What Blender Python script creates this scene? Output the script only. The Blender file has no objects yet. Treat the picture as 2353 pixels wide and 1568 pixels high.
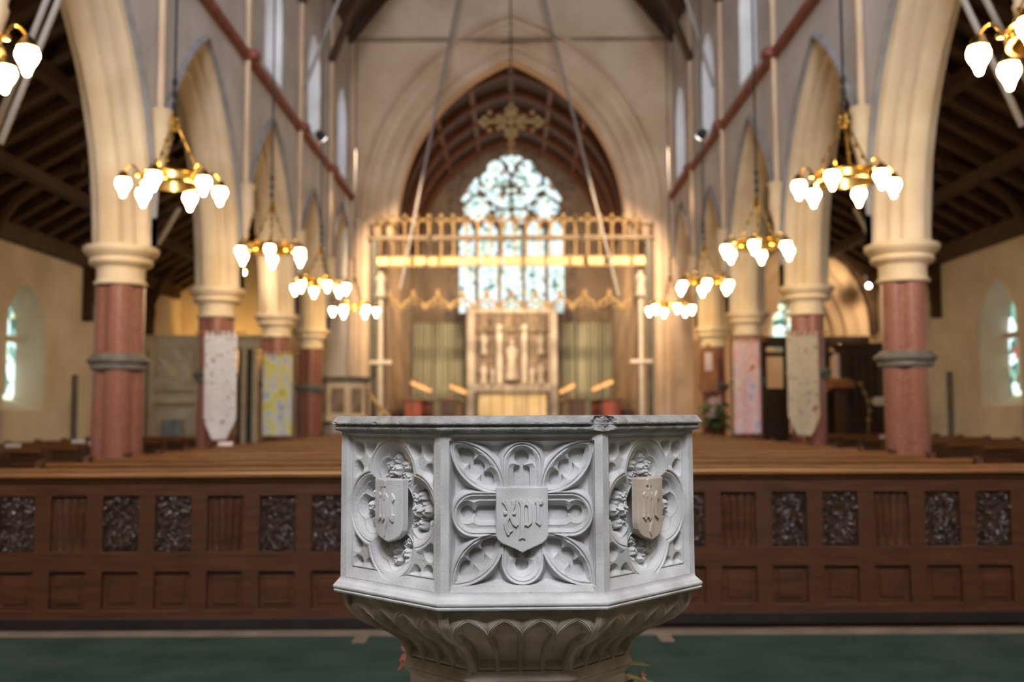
import bpy, math, random
import numpy as np
from mathutils import Matrix, Vector
R = math.radians
PI = math.pi
random.seed(7)
rng = np.random.default_rng(5)
scn = bpy.context.scene
col = scn.collection

# ------------------------------------------------------------------ camera
FPX = 2285.0
EYE = 1.30
PITCH = math.atan(173.0 / FPX)
ROLL = 0.00398
cd = bpy.data.cameras.new('camera')
cam = bpy.data.objects.new('camera', cd)
col.objects.link(cam)
cd.sensor_width = 36.0
cd.lens = FPX * 36.0 / 2353.0
cam.matrix_world = Matrix.Translation((0, 0, EYE)) @ Matrix.Rotation(PI / 2 + PITCH, 4, 'X') @ Matrix.Rotation(-ROLL, 4, 'Z')
cd.clip_start = 0.05
cd.clip_end = 200
cd.dof.use_dof = True
cd.dof.focus_distance = 2.34
cd.dof.aperture_fstop = 2.4
cd.dof.aperture_blades = 0
scn.camera = cam

# ------------------------------------------------------------------ world and exposure
w = bpy.data.worlds.new('world')
scn.world = w
w.use_nodes = True
w.node_tree.nodes['Background'].inputs[0].default_value = (0.75, 0.85, 1.0, 1)
w.node_tree.nodes['Background'].inputs[1].default_value = 0.6
scn.view_settings.view_transform = 'Standard'
scn.view_settings.look = 'None'
scn.view_settings.gamma = 1
scn.view_settings.use_curve_mapping = False
scn.view_settings.exposure = 0.8
BULB = 26.0      # glass shades of the chandeliers
WEST = 30.0      # daylight in the west window
CLER = 1.1      # daylight in the clerestory windows
try:
    scn.cycles.use_light_tree = True
    scn.cycles.max_bounces = 7
    scn.cycles.diffuse_bounces = 4
    scn.cycles.glossy_bounces = 3
    scn.cycles.sample_clamp_indirect = 4.0
    scn.cycles.use_denoising = True
except Exception:
    pass


# ------------------------------------------------------------------ materials
def mat(name, color, color2=None, scale=6.0, rough=0.8, bump=0.0, bscale=60.0, metallic=0.0, detail=5.0,
        stretch=(1, 1, 1), contrast=(0.35, 0.65), spec=0.4):
    m = bpy.data.materials.new(name)
    m.use_nodes = True
    nt = m.node_tree
    b = nt.nodes['Principled BSDF']
    b.inputs['Base Color'].default_value = (*color, 1)
    b.inputs['Roughness'].default_value = rough
    b.inputs['Metallic'].default_value = metallic
    b.inputs['Specular IOR Level'].default_value = spec
    tc = nt.nodes.new('ShaderNodeTexCoord')
    mp = nt.nodes.new('ShaderNodeMapping')
    mp.inputs['Scale'].default_value = stretch
    nt.links.new(tc.outputs['Object'], mp.inputs[0])
    if color2 is not None:
        n = nt.nodes.new('ShaderNodeTexNoise')
        n.inputs['Scale'].default_value = scale
        n.inputs['Detail'].default_value = detail
        r = nt.nodes.new('ShaderNodeValToRGB')
        r.color_ramp.elements[0].position = contrast[0]
        r.color_ramp.elements[1].position = contrast[1]
        r.color_ramp.elements[0].color = (*color, 1)
        r.color_ramp.elements[1].color = (*color2, 1)
        nt.links.new(mp.outputs[0], n.inputs['Vector'])
        nt.links.new(n.outputs['Fac'], r.inputs[0])
        nt.links.new(r.outputs[0], b.inputs['Base Color'])
    if bump:
        n2 = nt.nodes.new('ShaderNodeTexNoise')
        n2.inputs['Scale'].default_value = bscale
        n2.inputs['Detail'].default_value = 6
        bp = nt.nodes.new('ShaderNodeBump')
        bp.inputs['Strength'].default_value = bump
        bp.inputs['Distance'].default_value = 0.004
        nt.links.new(mp.outputs[0], n2.inputs['Vector'])
        nt.links.new(n2.outputs['Fac'], bp.inputs['Height'])
        nt.links.new(bp.outputs[0], b.inputs['Normal'])
    return m


def emit(name, color, strength, color2=None, scale=3.0, contrast=(0.4, 0.6), voronoi=False, third=None):
    m = bpy.data.materials.new(name)
    m.use_nodes = True
    nt = m.node_tree
    for n in list(nt.nodes):
        if n.type == 'BSDF_PRINCIPLED':
            nt.nodes.remove(n)
    e = nt.nodes.new('ShaderNodeEmission')
    e.inputs[0].default_value = (*color, 1)
    e.inputs[1].default_value = strength
    nt.links.new(e.outputs[0], nt.nodes['Material Output'].inputs[0])
    if color2 is not None:
        tc = nt.nodes.new('ShaderNodeTexCoord')
        r = nt.nodes.new('ShaderNodeValToRGB')
        if voronoi:
            n = nt.nodes.new('ShaderNodeTexVoronoi')
            n.inputs['Scale'].default_value = scale
            sp = nt.nodes.new('ShaderNodeSeparateColor')
            nt.links.new(tc.outputs['Object'], n.inputs['Vector'])
            nt.links.new(n.outputs['Color'], sp.inputs[0])
            nt.links.new(sp.outputs[0], r.inputs[0])
        else:
            n = nt.nodes.new('ShaderNodeTexNoise')
            n.inputs['Scale'].default_value = scale
            nt.links.new(tc.outputs['Object'], n.inputs['Vector'])
            nt.links.new(n.outputs['Fac'], r.inputs[0])
        r.color_ramp.elements[0].position = contrast[0]
        r.color_ramp.elements[1].position = contrast[1]
        r.color_ramp.elements[0].color = (*color2, 1)
        r.color_ramp.elements[1].color = (*color, 1)
        if third:
            for pos, c in third:
                el = r.color_ramp.elements.new(pos)
                el.color = (*c, 1)
            r.color_ramp.interpolation = 'CONSTANT' if voronoi else 'LINEAR'
        nt.links.new(r.outputs[0], e.inputs[0])
    return m


def multi(name, cols, scale, rough=0.9, interp='LINEAR', stretch=(1, 1, 1), voronoi=False):
    """a cloth or picture made of several colours in blotches"""
    m = mat(name, cols[0][1], cols[-1][1], scale=scale, rough=rough, stretch=stretch, detail=3)
    for n in m.node_tree.nodes:
        if n.type == 'VALTORGB':
            cr = n.color_ramp
            cr.interpolation = interp
            cr.elements[0].position = cols[0][0]
            cr.elements[1].position = cols[-1][0]
            for p, c in cols[1:-1]:
                e = cr.elements.new(p)
                e.color = (*c, 1)
    return m


M = {}
M['font'] = mat('carved_limestone', (0.37, 0.36, 0.35), (0.60, 0.60, 0.605), scale=9, rough=0.85, bump=0.35, bscale=220, contrast=(0.3, 0.7))
M['font_rim'] = mat('weathered_limestone', (0.20, 0.19, 0.18), (0.37, 0.36, 0.355), scale=30, rough=0.8, bump=0.8, bscale=160, contrast=(0.32, 0.72), detail=8)
M['font_tan'] = mat('tan_limestone', (0.40, 0.33, 0.26), (0.50, 0.43, 0.36), scale=12, rough=0.85, bump=0.3, bscale=200)
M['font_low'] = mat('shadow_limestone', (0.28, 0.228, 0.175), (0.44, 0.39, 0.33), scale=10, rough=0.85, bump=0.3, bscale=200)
M['cream'] = mat('cream_limestone', (0.60, 0.455, 0.285), (0.74, 0.60, 0.42), scale=1.6, rough=0.85, bump=0.2, bscale=30)
M['nave'] = mat('grey_nave_plaster', (0.50, 0.46, 0.445), (0.64, 0.59, 0.575), scale=1.2, rough=0.9, bump=0.15, bscale=20)
M['ashlar'] = mat('warm_ashlar', (0.56, 0.40, 0.26), (0.72, 0.55, 0.39), scale=0.9, rough=0.9, bump=0.2, bscale=20)
M['aisle'] = mat('aisle_plaster', (0.60, 0.49, 0.38), (0.76, 0.67, 0.56), scale=0.8, rough=0.9, bump=0.15, bscale=15)
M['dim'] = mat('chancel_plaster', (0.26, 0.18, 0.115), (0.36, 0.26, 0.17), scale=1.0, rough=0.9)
M['granite'] = mat('red_granite', (0.205, 0.069, 0.047), (0.31, 0.125, 0.087), scale=30, rough=0.32, detail=8, spec=0.5)
M['ring'] = mat('grey_marble', (0.115, 0.102, 0.08), (0.18, 0.16, 0.13), scale=10, rough=0.5)
M['string'] = mat('red_stone', (0.22, 0.065, 0.05), (0.30, 0.10, 0.075), scale=6, rough=0.7)
M['roof'] = mat('dark_roof_boards', (0.035, 0.018, 0.008), (0.07, 0.034, 0.015), scale=4, rough=0.7, stretch=(1, 8, 1))
M['rafter'] = mat('dark_rafter_oak', (0.045, 0.021, 0.009), (0.085, 0.040, 0.017), scale=4, rough=0.7, stretch=(1, 6, 1))
M['vault'] = mat('chancel_boards', (0.032, 0.011, 0.005), (0.055, 0.019, 0.008), scale=3, rough=0.6)
M['rib'] = mat('chancel_rib_oak', (0.12, 0.042, 0.016), (0.17, 0.065, 0.027), scale=5, rough=0.6)
M['pew'] = mat('polished_pew_oak', (0.040, 0.0120, 0.0036), (0.074, 0.0245, 0.0075), scale=5, rough=0.42, stretch=(0.6, 6, 6), spec=0.5)
M['pew_top'] = mat('top_lit_pew_oak', (0.115, 0.043, 0.012), (0.185, 0.073, 0.022), scale=5, rough=0.38, stretch=(0.6, 6, 6), spec=0.5)  # paler, more orange pew oak; light falling on the tops is in the colour
M['carved'] = mat('carved_dark_oak', (0.024, 0.011, 0.006), (0.045, 0.022, 0.013), scale=16, rough=0.35, spec=0.6)
M['skirt'] = mat('dark_skirting', (0.008, 0.005, 0.004), (0.014, 0.008, 0.006), scale=6, rough=0.5)
M['black'] = mat('black_iron', (0.03, 0.03, 0.032), None, rough=0.5, metallic=0.3)
M['iron'] = mat('dark_green_iron', (0.055, 0.055, 0.04), (0.09, 0.085, 0.06), scale=5, rough=0.5, metallic=0.2)
M['brass'] = mat('polished_brass', (0.72, 0.48, 0.14), (0.85, 0.60, 0.22), scale=8, rough=0.22, metallic=1.0)
M['gilt'] = mat('dull_gilding', (0.34, 0.22, 0.09), (0.46, 0.31, 0.14), scale=5, rough=0.6, metallic=0.2)
M['hood'] = mat('shade_grey_hood_stone', (0.22, 0.205, 0.20), (0.32, 0.30, 0.29), scale=4, rough=0.85)  # hood greyed all round; shade of its near half is put into the colour
M['bronze'] = mat('brown_bronze', (0.17, 0.12, 0.07), (0.24, 0.17, 0.10), scale=5, rough=0.6, metallic=0.2)
M['gold'] = mat('bright_gold_leaf', (0.58, 0.39, 0.13), (0.66, 0.48, 0.19), scale=5, rough=0.4, metallic=0.3)
M['rod'] = mat('pale_steel_rod', (0.30, 0.265, 0.24), None, rough=0.5)
M['bulb'] = emit('lit_glass_shade', (1.0, 0.70, 0.30), BULB)
M['carpet'] = mat('green_carpet', (0.020, 0.036, 0.028), (0.034, 0.052, 0.040), scale=3, rough=1.0, bump=0.6, bscale=300, spec=0.1)
M['kerb'] = mat('tan_floor_tile', (0.13, 0.095, 0.07), (0.19, 0.14, 0.10), scale=5, rough=0.7)
M['floor'] = mat('dark_wood_floor', (0.06, 0.03, 0.016), (0.10, 0.05, 0.028), scale=3, rough=0.6)
M['marble'] = mat('pale_carved_stone', (0.52, 0.44, 0.35), (0.66, 0.58, 0.48), scale=3, rough=0.7)
M['reredos'] = mat('reredos_stone', (0.17, 0.12, 0.08), (0.32, 0.24, 0.17), scale=5, rough=0.8)
M['curtain'] = mat('green_dorsal_curtain', (0.40, 0.39, 0.27), (0.56, 0.54, 0.38), scale=2.2, rough=0.8, stretch=(5, 1, 0.2))
M['frontal'] = mat('cream_altar_frontal', (0.74, 0.60, 0.36), (0.60, 0.46, 0.24), scale=1.2, rough=0.8)
M['white'] = mat('white_paper', (0.75, 0.73, 0.70), None, rough=0.8)
M['redcloth'] = mat('red_cushion', (0.22, 0.045, 0.03), (0.30, 0.08, 0.05), scale=4, rough=0.8)
M['orange'] = emit('lit_desk_strip', (1.0, 0.42, 0.14), 1.1)
M['orangewood'] = mat('orange_oak', (0.26, 0.10, 0.035), (0.34, 0.14, 0.05), scale=4, rough=0.5)
M['orgcase'] = mat('dark_organ_case', (0.03, 0.013, 0.008), (0.05, 0.022, 0.013), scale=4, rough=0.6)
M['leaf'] = mat('green_leaf', (0.02, 0.075, 0.012), (0.045, 0.13, 0.025), scale=20, rough=0.4)
M['pink'] = mat('pink_petal', (0.72, 0.27, 0.27), (0.80, 0.42, 0.40), scale=20, rough=0.6)
M['petal'] = mat('pale_pink_petal', (0.75, 0.50, 0.47), (0.85, 0.75, 0.72), scale=6, rough=0.6)
M['blue'] = mat('blue_grey_cloth', (0.16, 0.20, 0.26), (0.28, 0.30, 0.33), scale=5, rough=0.9)
M['glass_e'] = emit('east_stained_glass', (0.80, 0.98, 0.97), 0.82, (0.16, 0.22, 0.18), scale=7, contrast=(0.0, 0.30), voronoi=True,
                    third=[(0.10, (0.36, 0.50, 0.42)), (0.24, (0.52, 0.70, 0.68)), (0.70, (0.68, 0.84, 0.92)), (0.88, (0.72, 0.86, 0.62)), (0.985, (0.40, 0.05, 0.03))])
M['glass_a'] = emit('aisle_stained_glass', (0.70, 0.92, 0.90), 1.1, (0.06, 0.13, 0.10), scale=6, contrast=(0.0, 0.35), voronoi=True,
                    third=[(0.18, (0.18, 0.34, 0.27)), (0.8, (0.75, 0.85, 0.5)), (0.93, (0.4, 0.06, 0.04))])
M['glass_c'] = emit('clerestory_glass', (0.80, 0.90, 1.0), CLER, (0.55, 0.66, 0.75), scale=3)
M['glass_w'] = emit('west_glass', (0.90, 0.93, 1.0), WEST, (0.75, 0.8, 0.88), scale=1)
M['lens'] = emit('lit_spot_lens', (1.0, 0.93, 0.78), 9.0)
M['bwhite'] = multi('white_painted_banner', [(0.33, (0.28, 0.20, 0.26)), (0.40, (0.66, 0.62, 0.62)), (0.58, (0.74, 0.71, 0.70)), (0.66, (0.62, 0.50, 0.46)), (0.70, (0.50, 0.10, 0.08))], 13)
M['byellow'] = multi('yellow_painted_banner', [(0.30, (0.16, 0.17, 0.32)), (0.40, (0.44, 0.48, 0.50)), (0.49, (0.56, 0.55, 0.50)), (0.57, (0.60, 0.53, 0.14)), (0.66, (0.50, 0.52, 0.10)), (0.76, (0.30, 0.16, 0.14))], 5)
M['bpink'] = multi('pink_painted_banner', [(0.30, (0.34, 0.30, 0.52)), (0.42, (0.70, 0.58, 0.58)), (0.52, (0.72, 0.36, 0.38)), (0.60, (0.68, 0.62, 0.56)), (0.70, (0.60, 0.13, 0.09))], 4)
M['bcream'] = multi('cream_painted_banner', [(0.27, (0.17, 0.12, 0.20)), (0.38, (0.40, 0.33, 0.25)), (0.52, (0.50, 0.42, 0.30)), (0.62, (0.45, 0.34, 0.21)), (0.70, (0.30, 0.07, 0.09))], 9)


# ------------------------------------------------------------------ mesh helpers
class MB:
    def __init__(s):
        s.v = []
        s.f = []

    def add(s, vs, fs):
        o = len(s.v)
        s.v += [tuple(v) for v in vs]
        s.f += [tuple(i + o for i in f) for f in fs]
        return s

    def box(s, x0, x1, y0, y1, z0, z1, bev=0.0):
        if bev <= 0:
            return s.add([(x0, y0, z0), (x1, y0, z0), (x1, y1, z0), (x0, y1, z0), (x0, y0, z1), (x1, y0, z1), (x1, y1, z1), (x0, y1, z1)],
                         [(0, 3, 2, 1), (4, 5, 6, 7), (0, 1, 5, 4), (1, 2, 6, 5), (2, 3, 7, 6), (3, 0, 4, 7)])
        b = min(bev, (x1 - x0) * .45, (y1 - y0) * .45, (z1 - z0) * .45)
        rings = []
        for (z, k) in ((z0, b), (z0 + b, 0), (z1 - b, 0), (z1, b)):
            rings.append([(x0 + k + (b if k == 0 else 0), y0 + k, z), (x1 - k - (b if k == 0 else 0), y0 + k, z),
                          (x1 - k, y0 + k + (b if k == 0 else 0), z), (x1 - k, y1 - k - (b if k == 0 else 0), z),
                          (x1 - k - (b if k == 0 else 0), y1 - k, z), (x0 + k + (b if k == 0 else 0), y1 - k, z),
                          (x0 + k, y1 - k - (b if k == 0 else 0), z), (x0 + k, y0 + k + (b if k == 0 else 0), z)])
        return s.rings(rings, cap=True)

    def rings(s, rings, cap=True, closed=True):
        n = len(rings[0])
        vs = [p for r in rings for p in r]
        fs = []
        for i in range(len(rings) - 1):
            for j in range(n if closed else n - 1):
                a = i * n + j
                b = i * n + (j + 1) % n
                fs.append((a, b, b + n, a + n))
        if cap:
            fs.append(tuple(range(n - 1, -1, -1)))
            fs.append(tuple((len(rings) - 1) * n + j for j in range(n)))
        return s.add(vs, fs)

    def lathe(s, prof, n=24, c=(0, 0, 0), cap=True, fn=None):
        rr = []
        for (r, z) in prof:
            ring = []
            for k in range(n):
                a = 2 * PI * k / n
                q = r * (fn(a) if fn else 1)
                ring.append((c[0] + q * math.cos(a), c[1] + q * math.sin(a), c[2] + z))
            rr.append(ring)
        return s.rings(rr, cap)

    def tube(s, pts, r, n=8, cap=True):
        pts = [Vector(p) for p in pts]
        rs = r if isinstance(r, (list, tuple)) else [r] * len(pts)
        rr = []
        up = Vector((0, 0, 1))
        for i, p in enumerate(pts):
            d = (pts[min(i + 1, len(pts) - 1)] - pts[max(i - 1, 0)])
            d.normalize()
            u = up if abs(d.dot(up)) < 0.95 else Vector((1, 0, 0))
            a = d.cross(u).normalized()
            b = d.cross(a).normalized()
            rr.append([tuple(p + (a * math.cos(t) + b * math.sin(t)) * rs[i]) for t in [2 * PI * k / n for k in range(n)]])
        return s.rings(rr, cap)

    def prism(s, poly, axis, a, b):
        """poly is a 2-D outline; axis names the direction it is pushed along"""
        def P(u, v, t):
            return {'x': (t, u, v), 'y': (u, t, v), 'z': (u, v, t)}[axis]
        n = len(poly)
        return s.add([P(u, v, a) for u, v in poly] + [P(u, v, b) for u, v in poly],
                     [tuple(range(n)), tuple(range(2 * n - 1, n - 1, -1))] + [(i, i + n, (i + 1) % n + n, (i + 1) % n) for i in range(n)])

    def ball(s, c, r, n=10, sq=(1, 1, 1)):
        rr = []
        m = max(4, n // 2)
        for i in range(1, m):
            t = PI * i / m
            rr.append([(c[0] + sq[0] * r * math.sin(t) * math.cos(2 * PI * k / n), c[1] + sq[1] * r * math.sin(t) * math.sin(2 * PI * k / n), c[2] - sq[2] * r * math.cos(t)) for k in range(n)])
        return s.rings(rr, True)

    def build(s, name, m, parent=None, smooth=False, loc=None):
        me = bpy.data.meshes.new(name)
        me.from_pydata(s.v, [], s.f)
        me.validate()
        me.update()
        if m:
            me.materials.append(m)
        if smooth:
            me.polygons.foreach_set('use_smooth', [True] * len(me.polygons))
            try:
                me.set_sharp_from_angle(angle=R(smooth if smooth is not True else 40))
            except Exception:
                pass
        o = bpy.data.objects.new(name, me)
        if loc:
            o.location = loc
        col.objects.link(o)
        if parent:
            o.parent = parent
        return o


def grid_mesh(name, P, m, parent=None, keep=None, smooth=True):
    """P is (ny, nx, 3); quads between neighbours"""
    ny, nx = P.shape[:2]
    idx = np.arange(ny * nx).reshape(ny, nx)
    q = np.stack([idx[:-1, :-1], idx[:-1, 1:], idx[1:, 1:], idx[1:, :-1]], -1).reshape(-1, 4)
    if keep is not None:
        q = q[keep.reshape(-1)]
    me = bpy.data.meshes.new(name)
    me.vertices.add(ny * nx)
    me.vertices.foreach_set('co', P.reshape(-1).astype(np.float32))
    me.loops.add(len(q) * 4)
    me.loops.foreach_set('vertex_index', q.reshape(-1).astype(np.int32))
    me.polygons.add(len(q))
    me.polygons.foreach_set('loop_start', np.arange(0, len(q) * 4, 4, dtype=np.int32))
    me.polygons.foreach_set('loop_total', np.full(len(q), 4, dtype=np.int32))
    me.update(calc_edges=True)
    me.validate()
    if m:
        me.materials.append(m)
    me.polygons.foreach_set('use_smooth', np.full(len(me.polygons), smooth))
    if smooth:
        try:
            me.set_sharp_from_angle(angle=R(38))
        except Exception:
            pass
    o = bpy.data.objects.new(name, me)
    col.objects.link(o)
    if parent:
        o.parent = parent
    return o


def tag(o, label=None, cat=None, group=None, kind=None):
    if label:
        o['label'] = label
    if cat:
        o['category'] = cat
    if group:
        o['group'] = group
    if kind:
        o['kind'] = kind
    return o


def empty(name, loc=(0, 0, 0), rz=0.0):
    o = bpy.data.objects.new(name, None)
    o.location = loc
    o.rotation_euler = (0, 0, rz)
    o.empty_display_size = 0.1
    col.objects.link(o)
    return o


def struct(o):
    o['kind'] = 'structure'
    return o


KIDS = {}


def copy_tree(o, parent=None):
    c = o.copy()
    col.objects.link(c)
    if parent:
        c.parent = parent
    for k in list(o.children):
        copy_tree(k, c)
    return c


# 2-D distance helpers (numpy)
def circ(X, Y, cx, cy, r):
    return np.hypot(X - cx, Y - cy) - r


def seg(X, Y, a, b, r):
    ax, ay = a
    bx, by = b
    dx, dy = bx - ax, by - ay
    L = dx * dx + dy * dy + 1e-12
    t = np.clip(((X - ax) * dx + (Y - ay) * dy) / L, 0, 1)
    return np.hypot(X - ax - t * dx, Y - ay - t * dy) - r


def rbox(X, Y, x0, x1, y0, y1, r=0.0):
    cx, cy = (x0 + x1) / 2, (y0 + y1) / 2
    qx = np.abs(X - cx) - (x1 - x0) / 2 + r
    qy = np.abs(Y - cy) - (y1 - y0) / 2 + r
    return np.hypot(np.maximum(qx, 0), np.maximum(qy, 0)) + np.minimum(np.maximum(qx, qy), 0) - r


def poly(X, Y, pts):
    d = np.full(X.shape, 1e9)
    ins = np.zeros(X.shape, bool)
    n = len(pts)
    for i in range(n):
        a, b = pts[i], pts[(i + 1) % n]
        d = np.minimum(d, seg(X, Y, a, b, 0))
        if a[1] != b[1]:
            c = ((a[1] > Y) != (b[1] > Y)) & (X < (b[0] - a[0]) * (Y - a[1]) / (b[1] - a[1]) + a[0])
            ins ^= c
    return np.where(ins, -d, d)


def vesica(X, Y, p, q, w):
    L = math.hypot(q[0] - p[0], q[1] - p[1]) / 2
    r = (L * L + w * w) / (2 * w)
    mx, my = (p[0] + q[0]) / 2, (p[1] + q[1]) / 2
    nx, ny = -(q[1] - p[1]) / (2 * L), (q[0] - p[0]) / (2 * L)
    k = r - w
    return np.maximum(circ(X, Y, mx + nx * k, my + ny * k, r), circ(X, Y, mx - nx * k, my - ny * k, r))


def sm(t):
    t = np.clip(t, 0, 1)
    return t * t * (3 - 2 * t)


# =================================================================== FONT
font = empty('baptismal_font', (0.0091, 2.78, 0), 0.02787)
tag(font, 'octagonal carved pale limestone baptismal font standing in the foreground', 'font')
C8 = math.cos(PI / 8)
S8 = math.sin(PI / 8)


def oct_sweep(name, prof, m, nseg=1, disp=None, parent=font, smooth=True, close_top=False):
    prof = np.array(prof, float)
    ring = []
    for k in range(8):
        a0 = PI / 8 + k * PI / 4
        a1 = a0 + PI / 4
        for j in range(nseg):
            t = j / nseg
            ring.append(((1 - t) * math.cos(a0) + t * math.cos(a1), (1 - t) * math.sin(a0) + t * math.sin(a1)))
    ring.append(ring[0])
    ring = np.array(ring)
    P = np.zeros((len(prof), len(ring), 3))
    P[:, :, 0] = prof[:, 0][:, None] * ring[None, :, 0]
    P[:, :, 1] = prof[:, 0][:, None] * ring[None, :, 1]
    P[:, :, 2] = prof[:, 1][:, None]
    if disp is not None:
        P = disp(P)
    return grid_mesh(name, P[::-1], m, parent, smooth=smooth)


def refine(prof, step):
    out = [prof[0]]
    for a, b in zip(prof[:-1], prof[1:]):
        L = math.hypot(b[0] - a[0], b[1] - a[1])
        n = max(1, int(L / step))
        for i in range(1, n + 1):
            out.append((a[0] + (b[0] - a[0]) * i / n, a[1] + (b[1] - a[1]) * i / n))
    return out


def vnoise(P, f, seed=0):
    x, y, z = P[..., 0] * f, P[..., 1] * f, P[..., 2] * f
    s = seed * 1.7
    return (np.sin(x * 1.3 + 1.1 * np.sin(y * 1.7 + s) + s) * np.sin(y * 1.1 + 1.3 * np.sin(z * 1.9 + s)) + np.sin(z * 1.7 + 1.2 * np.sin(x * 1.5 - s)) * 0.6) / 1.6


def rim_disp(P):
    n = vnoise(P, 190, 1) * 0.5 + vnoise(P, 420, 2) * 0.35
    rad = np.hypot(P[..., 0], P[..., 1]) + 1e-9
    out = n * 0.0007
    # broken corner, right of the front face
    a = -PI / 2 + PI / 8
    cx, cy, cz = 0.517 * math.cos(a), 0.517 * math.sin(a), 1.284
    dx = (P[..., 0] - cx)
    dy = (P[..., 1] - cy)
    along = dx * math.cos(a + PI / 2) + dy * math.sin(a + PI / 2)
    d = np.sqrt((along / 0.036) ** 2 + ((P[..., 2] - cz) / 0.0260) ** 2 + ((dx * math.cos(a) + dy * math.sin(a)) / 0.06) ** 2)
    k = sm((1.05 - d + n * 0.15) / 0.40)
    aps = [P[..., 0] * math.cos(q_ * PI / 4) + P[..., 1] * math.sin(q_ * PI / 4) for q_ in range(8)]
    ro = np.maximum.reduce(aps) / C8
    goal = 0.4995 + 0.5 * np.maximum(P[..., 2] - 1.262, 0) * -0.12 + 0.0013 * vnoise(P, 330, 5) + 0.0009 * vnoise(P, 800, 6)
    out = out + k * np.minimum(goal - ro, 0)
    # small nicks along the lip
    nick = np.clip(vnoise(P, 75, 9) - 0.72, 0, 1) * np.clip(1 - np.abs(P[..., 2] - 1.284) / 0.004, 0, 1)
    out = out - nick * 0.02
    P = P.copy()
    P[..., 0] += P[..., 0] / rad * out
    P[..., 1] += P[..., 1] / rad * out
    return P


rim = [(0.0, 1.06), (0.18, 1.065), (0.30, 1.11), (0.365, 1.20), (0.385, 1.285), (0.395, 1.300), (0.45, 1.3015), (0.500, 1.3015), (0.506, 1.3005), (0.5125, 1.2935),
       (0.5170, 1.2875), (0.5186, 1.2845), (0.5178, 1.2815), (0.5095, 1.2800), (0.5075, 1.2775), (0.5105, 1.2750), (0.5120, 1.2715), (0.5105, 1.2680),
       (0.5045, 1.2650), (0.4985, 1.2640), (0.4965, 1.2625), (0.4925, 1.2618)]
oct_sweep('rim', refine(rim[:6], 0.06) + refine(rim[6:], 0.0016), M['font_rim'], 230, rim_disp)
oct_sweep('cornice', refine([(0.4925, 0.894), (0.4938, 0.889), (0.4962, 0.8855), (0.501, 0.8825), (0.5045, 0.8795), (0.5065, 0.8765), (0.5100, 0.8755), (0.5118, 0.8735), (0.5122, 0.8705),
                            (0.5105, 0.8672), (0.5065, 0.8668), (0.5062, 0.8652), (0.5090, 0.8646), (0.5105, 0.8618), (0.5090, 0.8585), (0.5050, 0.8565), (0.496, 0.8560), (0.486, 0.8560)], 0.002),
          M['font'], 40, lambda P: P + (vnoise(P, 240, 3) * 0.0003)[..., None] * np.array([1, 1, 0]))

BR = 0.4925
HW = BR * S8
AP = BR * C8
Z0, Z1 = 0.892, 1.263


def frame_depth(X, Z):
    """hollow-moulded frame of a panel; returns depth and the inner mask coordinate"""
    ds = HW - np.abs(X)
    dt = Z1 - Z
    db = Z - Z0
    side = sm((ds - 0.0205) / 0.0105)
    side = side * 0.013 - 0.0016 * np.exp(-((ds - 0.0330) / 0.0020) ** 2) + 0.0009 * np.exp(-((ds - 0.017) / 0.0015) ** 2)
    top = np.clip((dt - 0.0065) / 0.0085, 0, 1) ** 0.6 * 0.013 - 0.0018 * np.exp(-((dt - 0.0175) / 0.0022) ** 2)
    bot = np.clip((db - 0.004) / 0.026, 0, 1) * 0.013
    return np.minimum(np.minimum(side, top), bot)


def zoom5(X, Z):
    return 820 + X * 4057, (1.2664 - Z) * 4057


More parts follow.
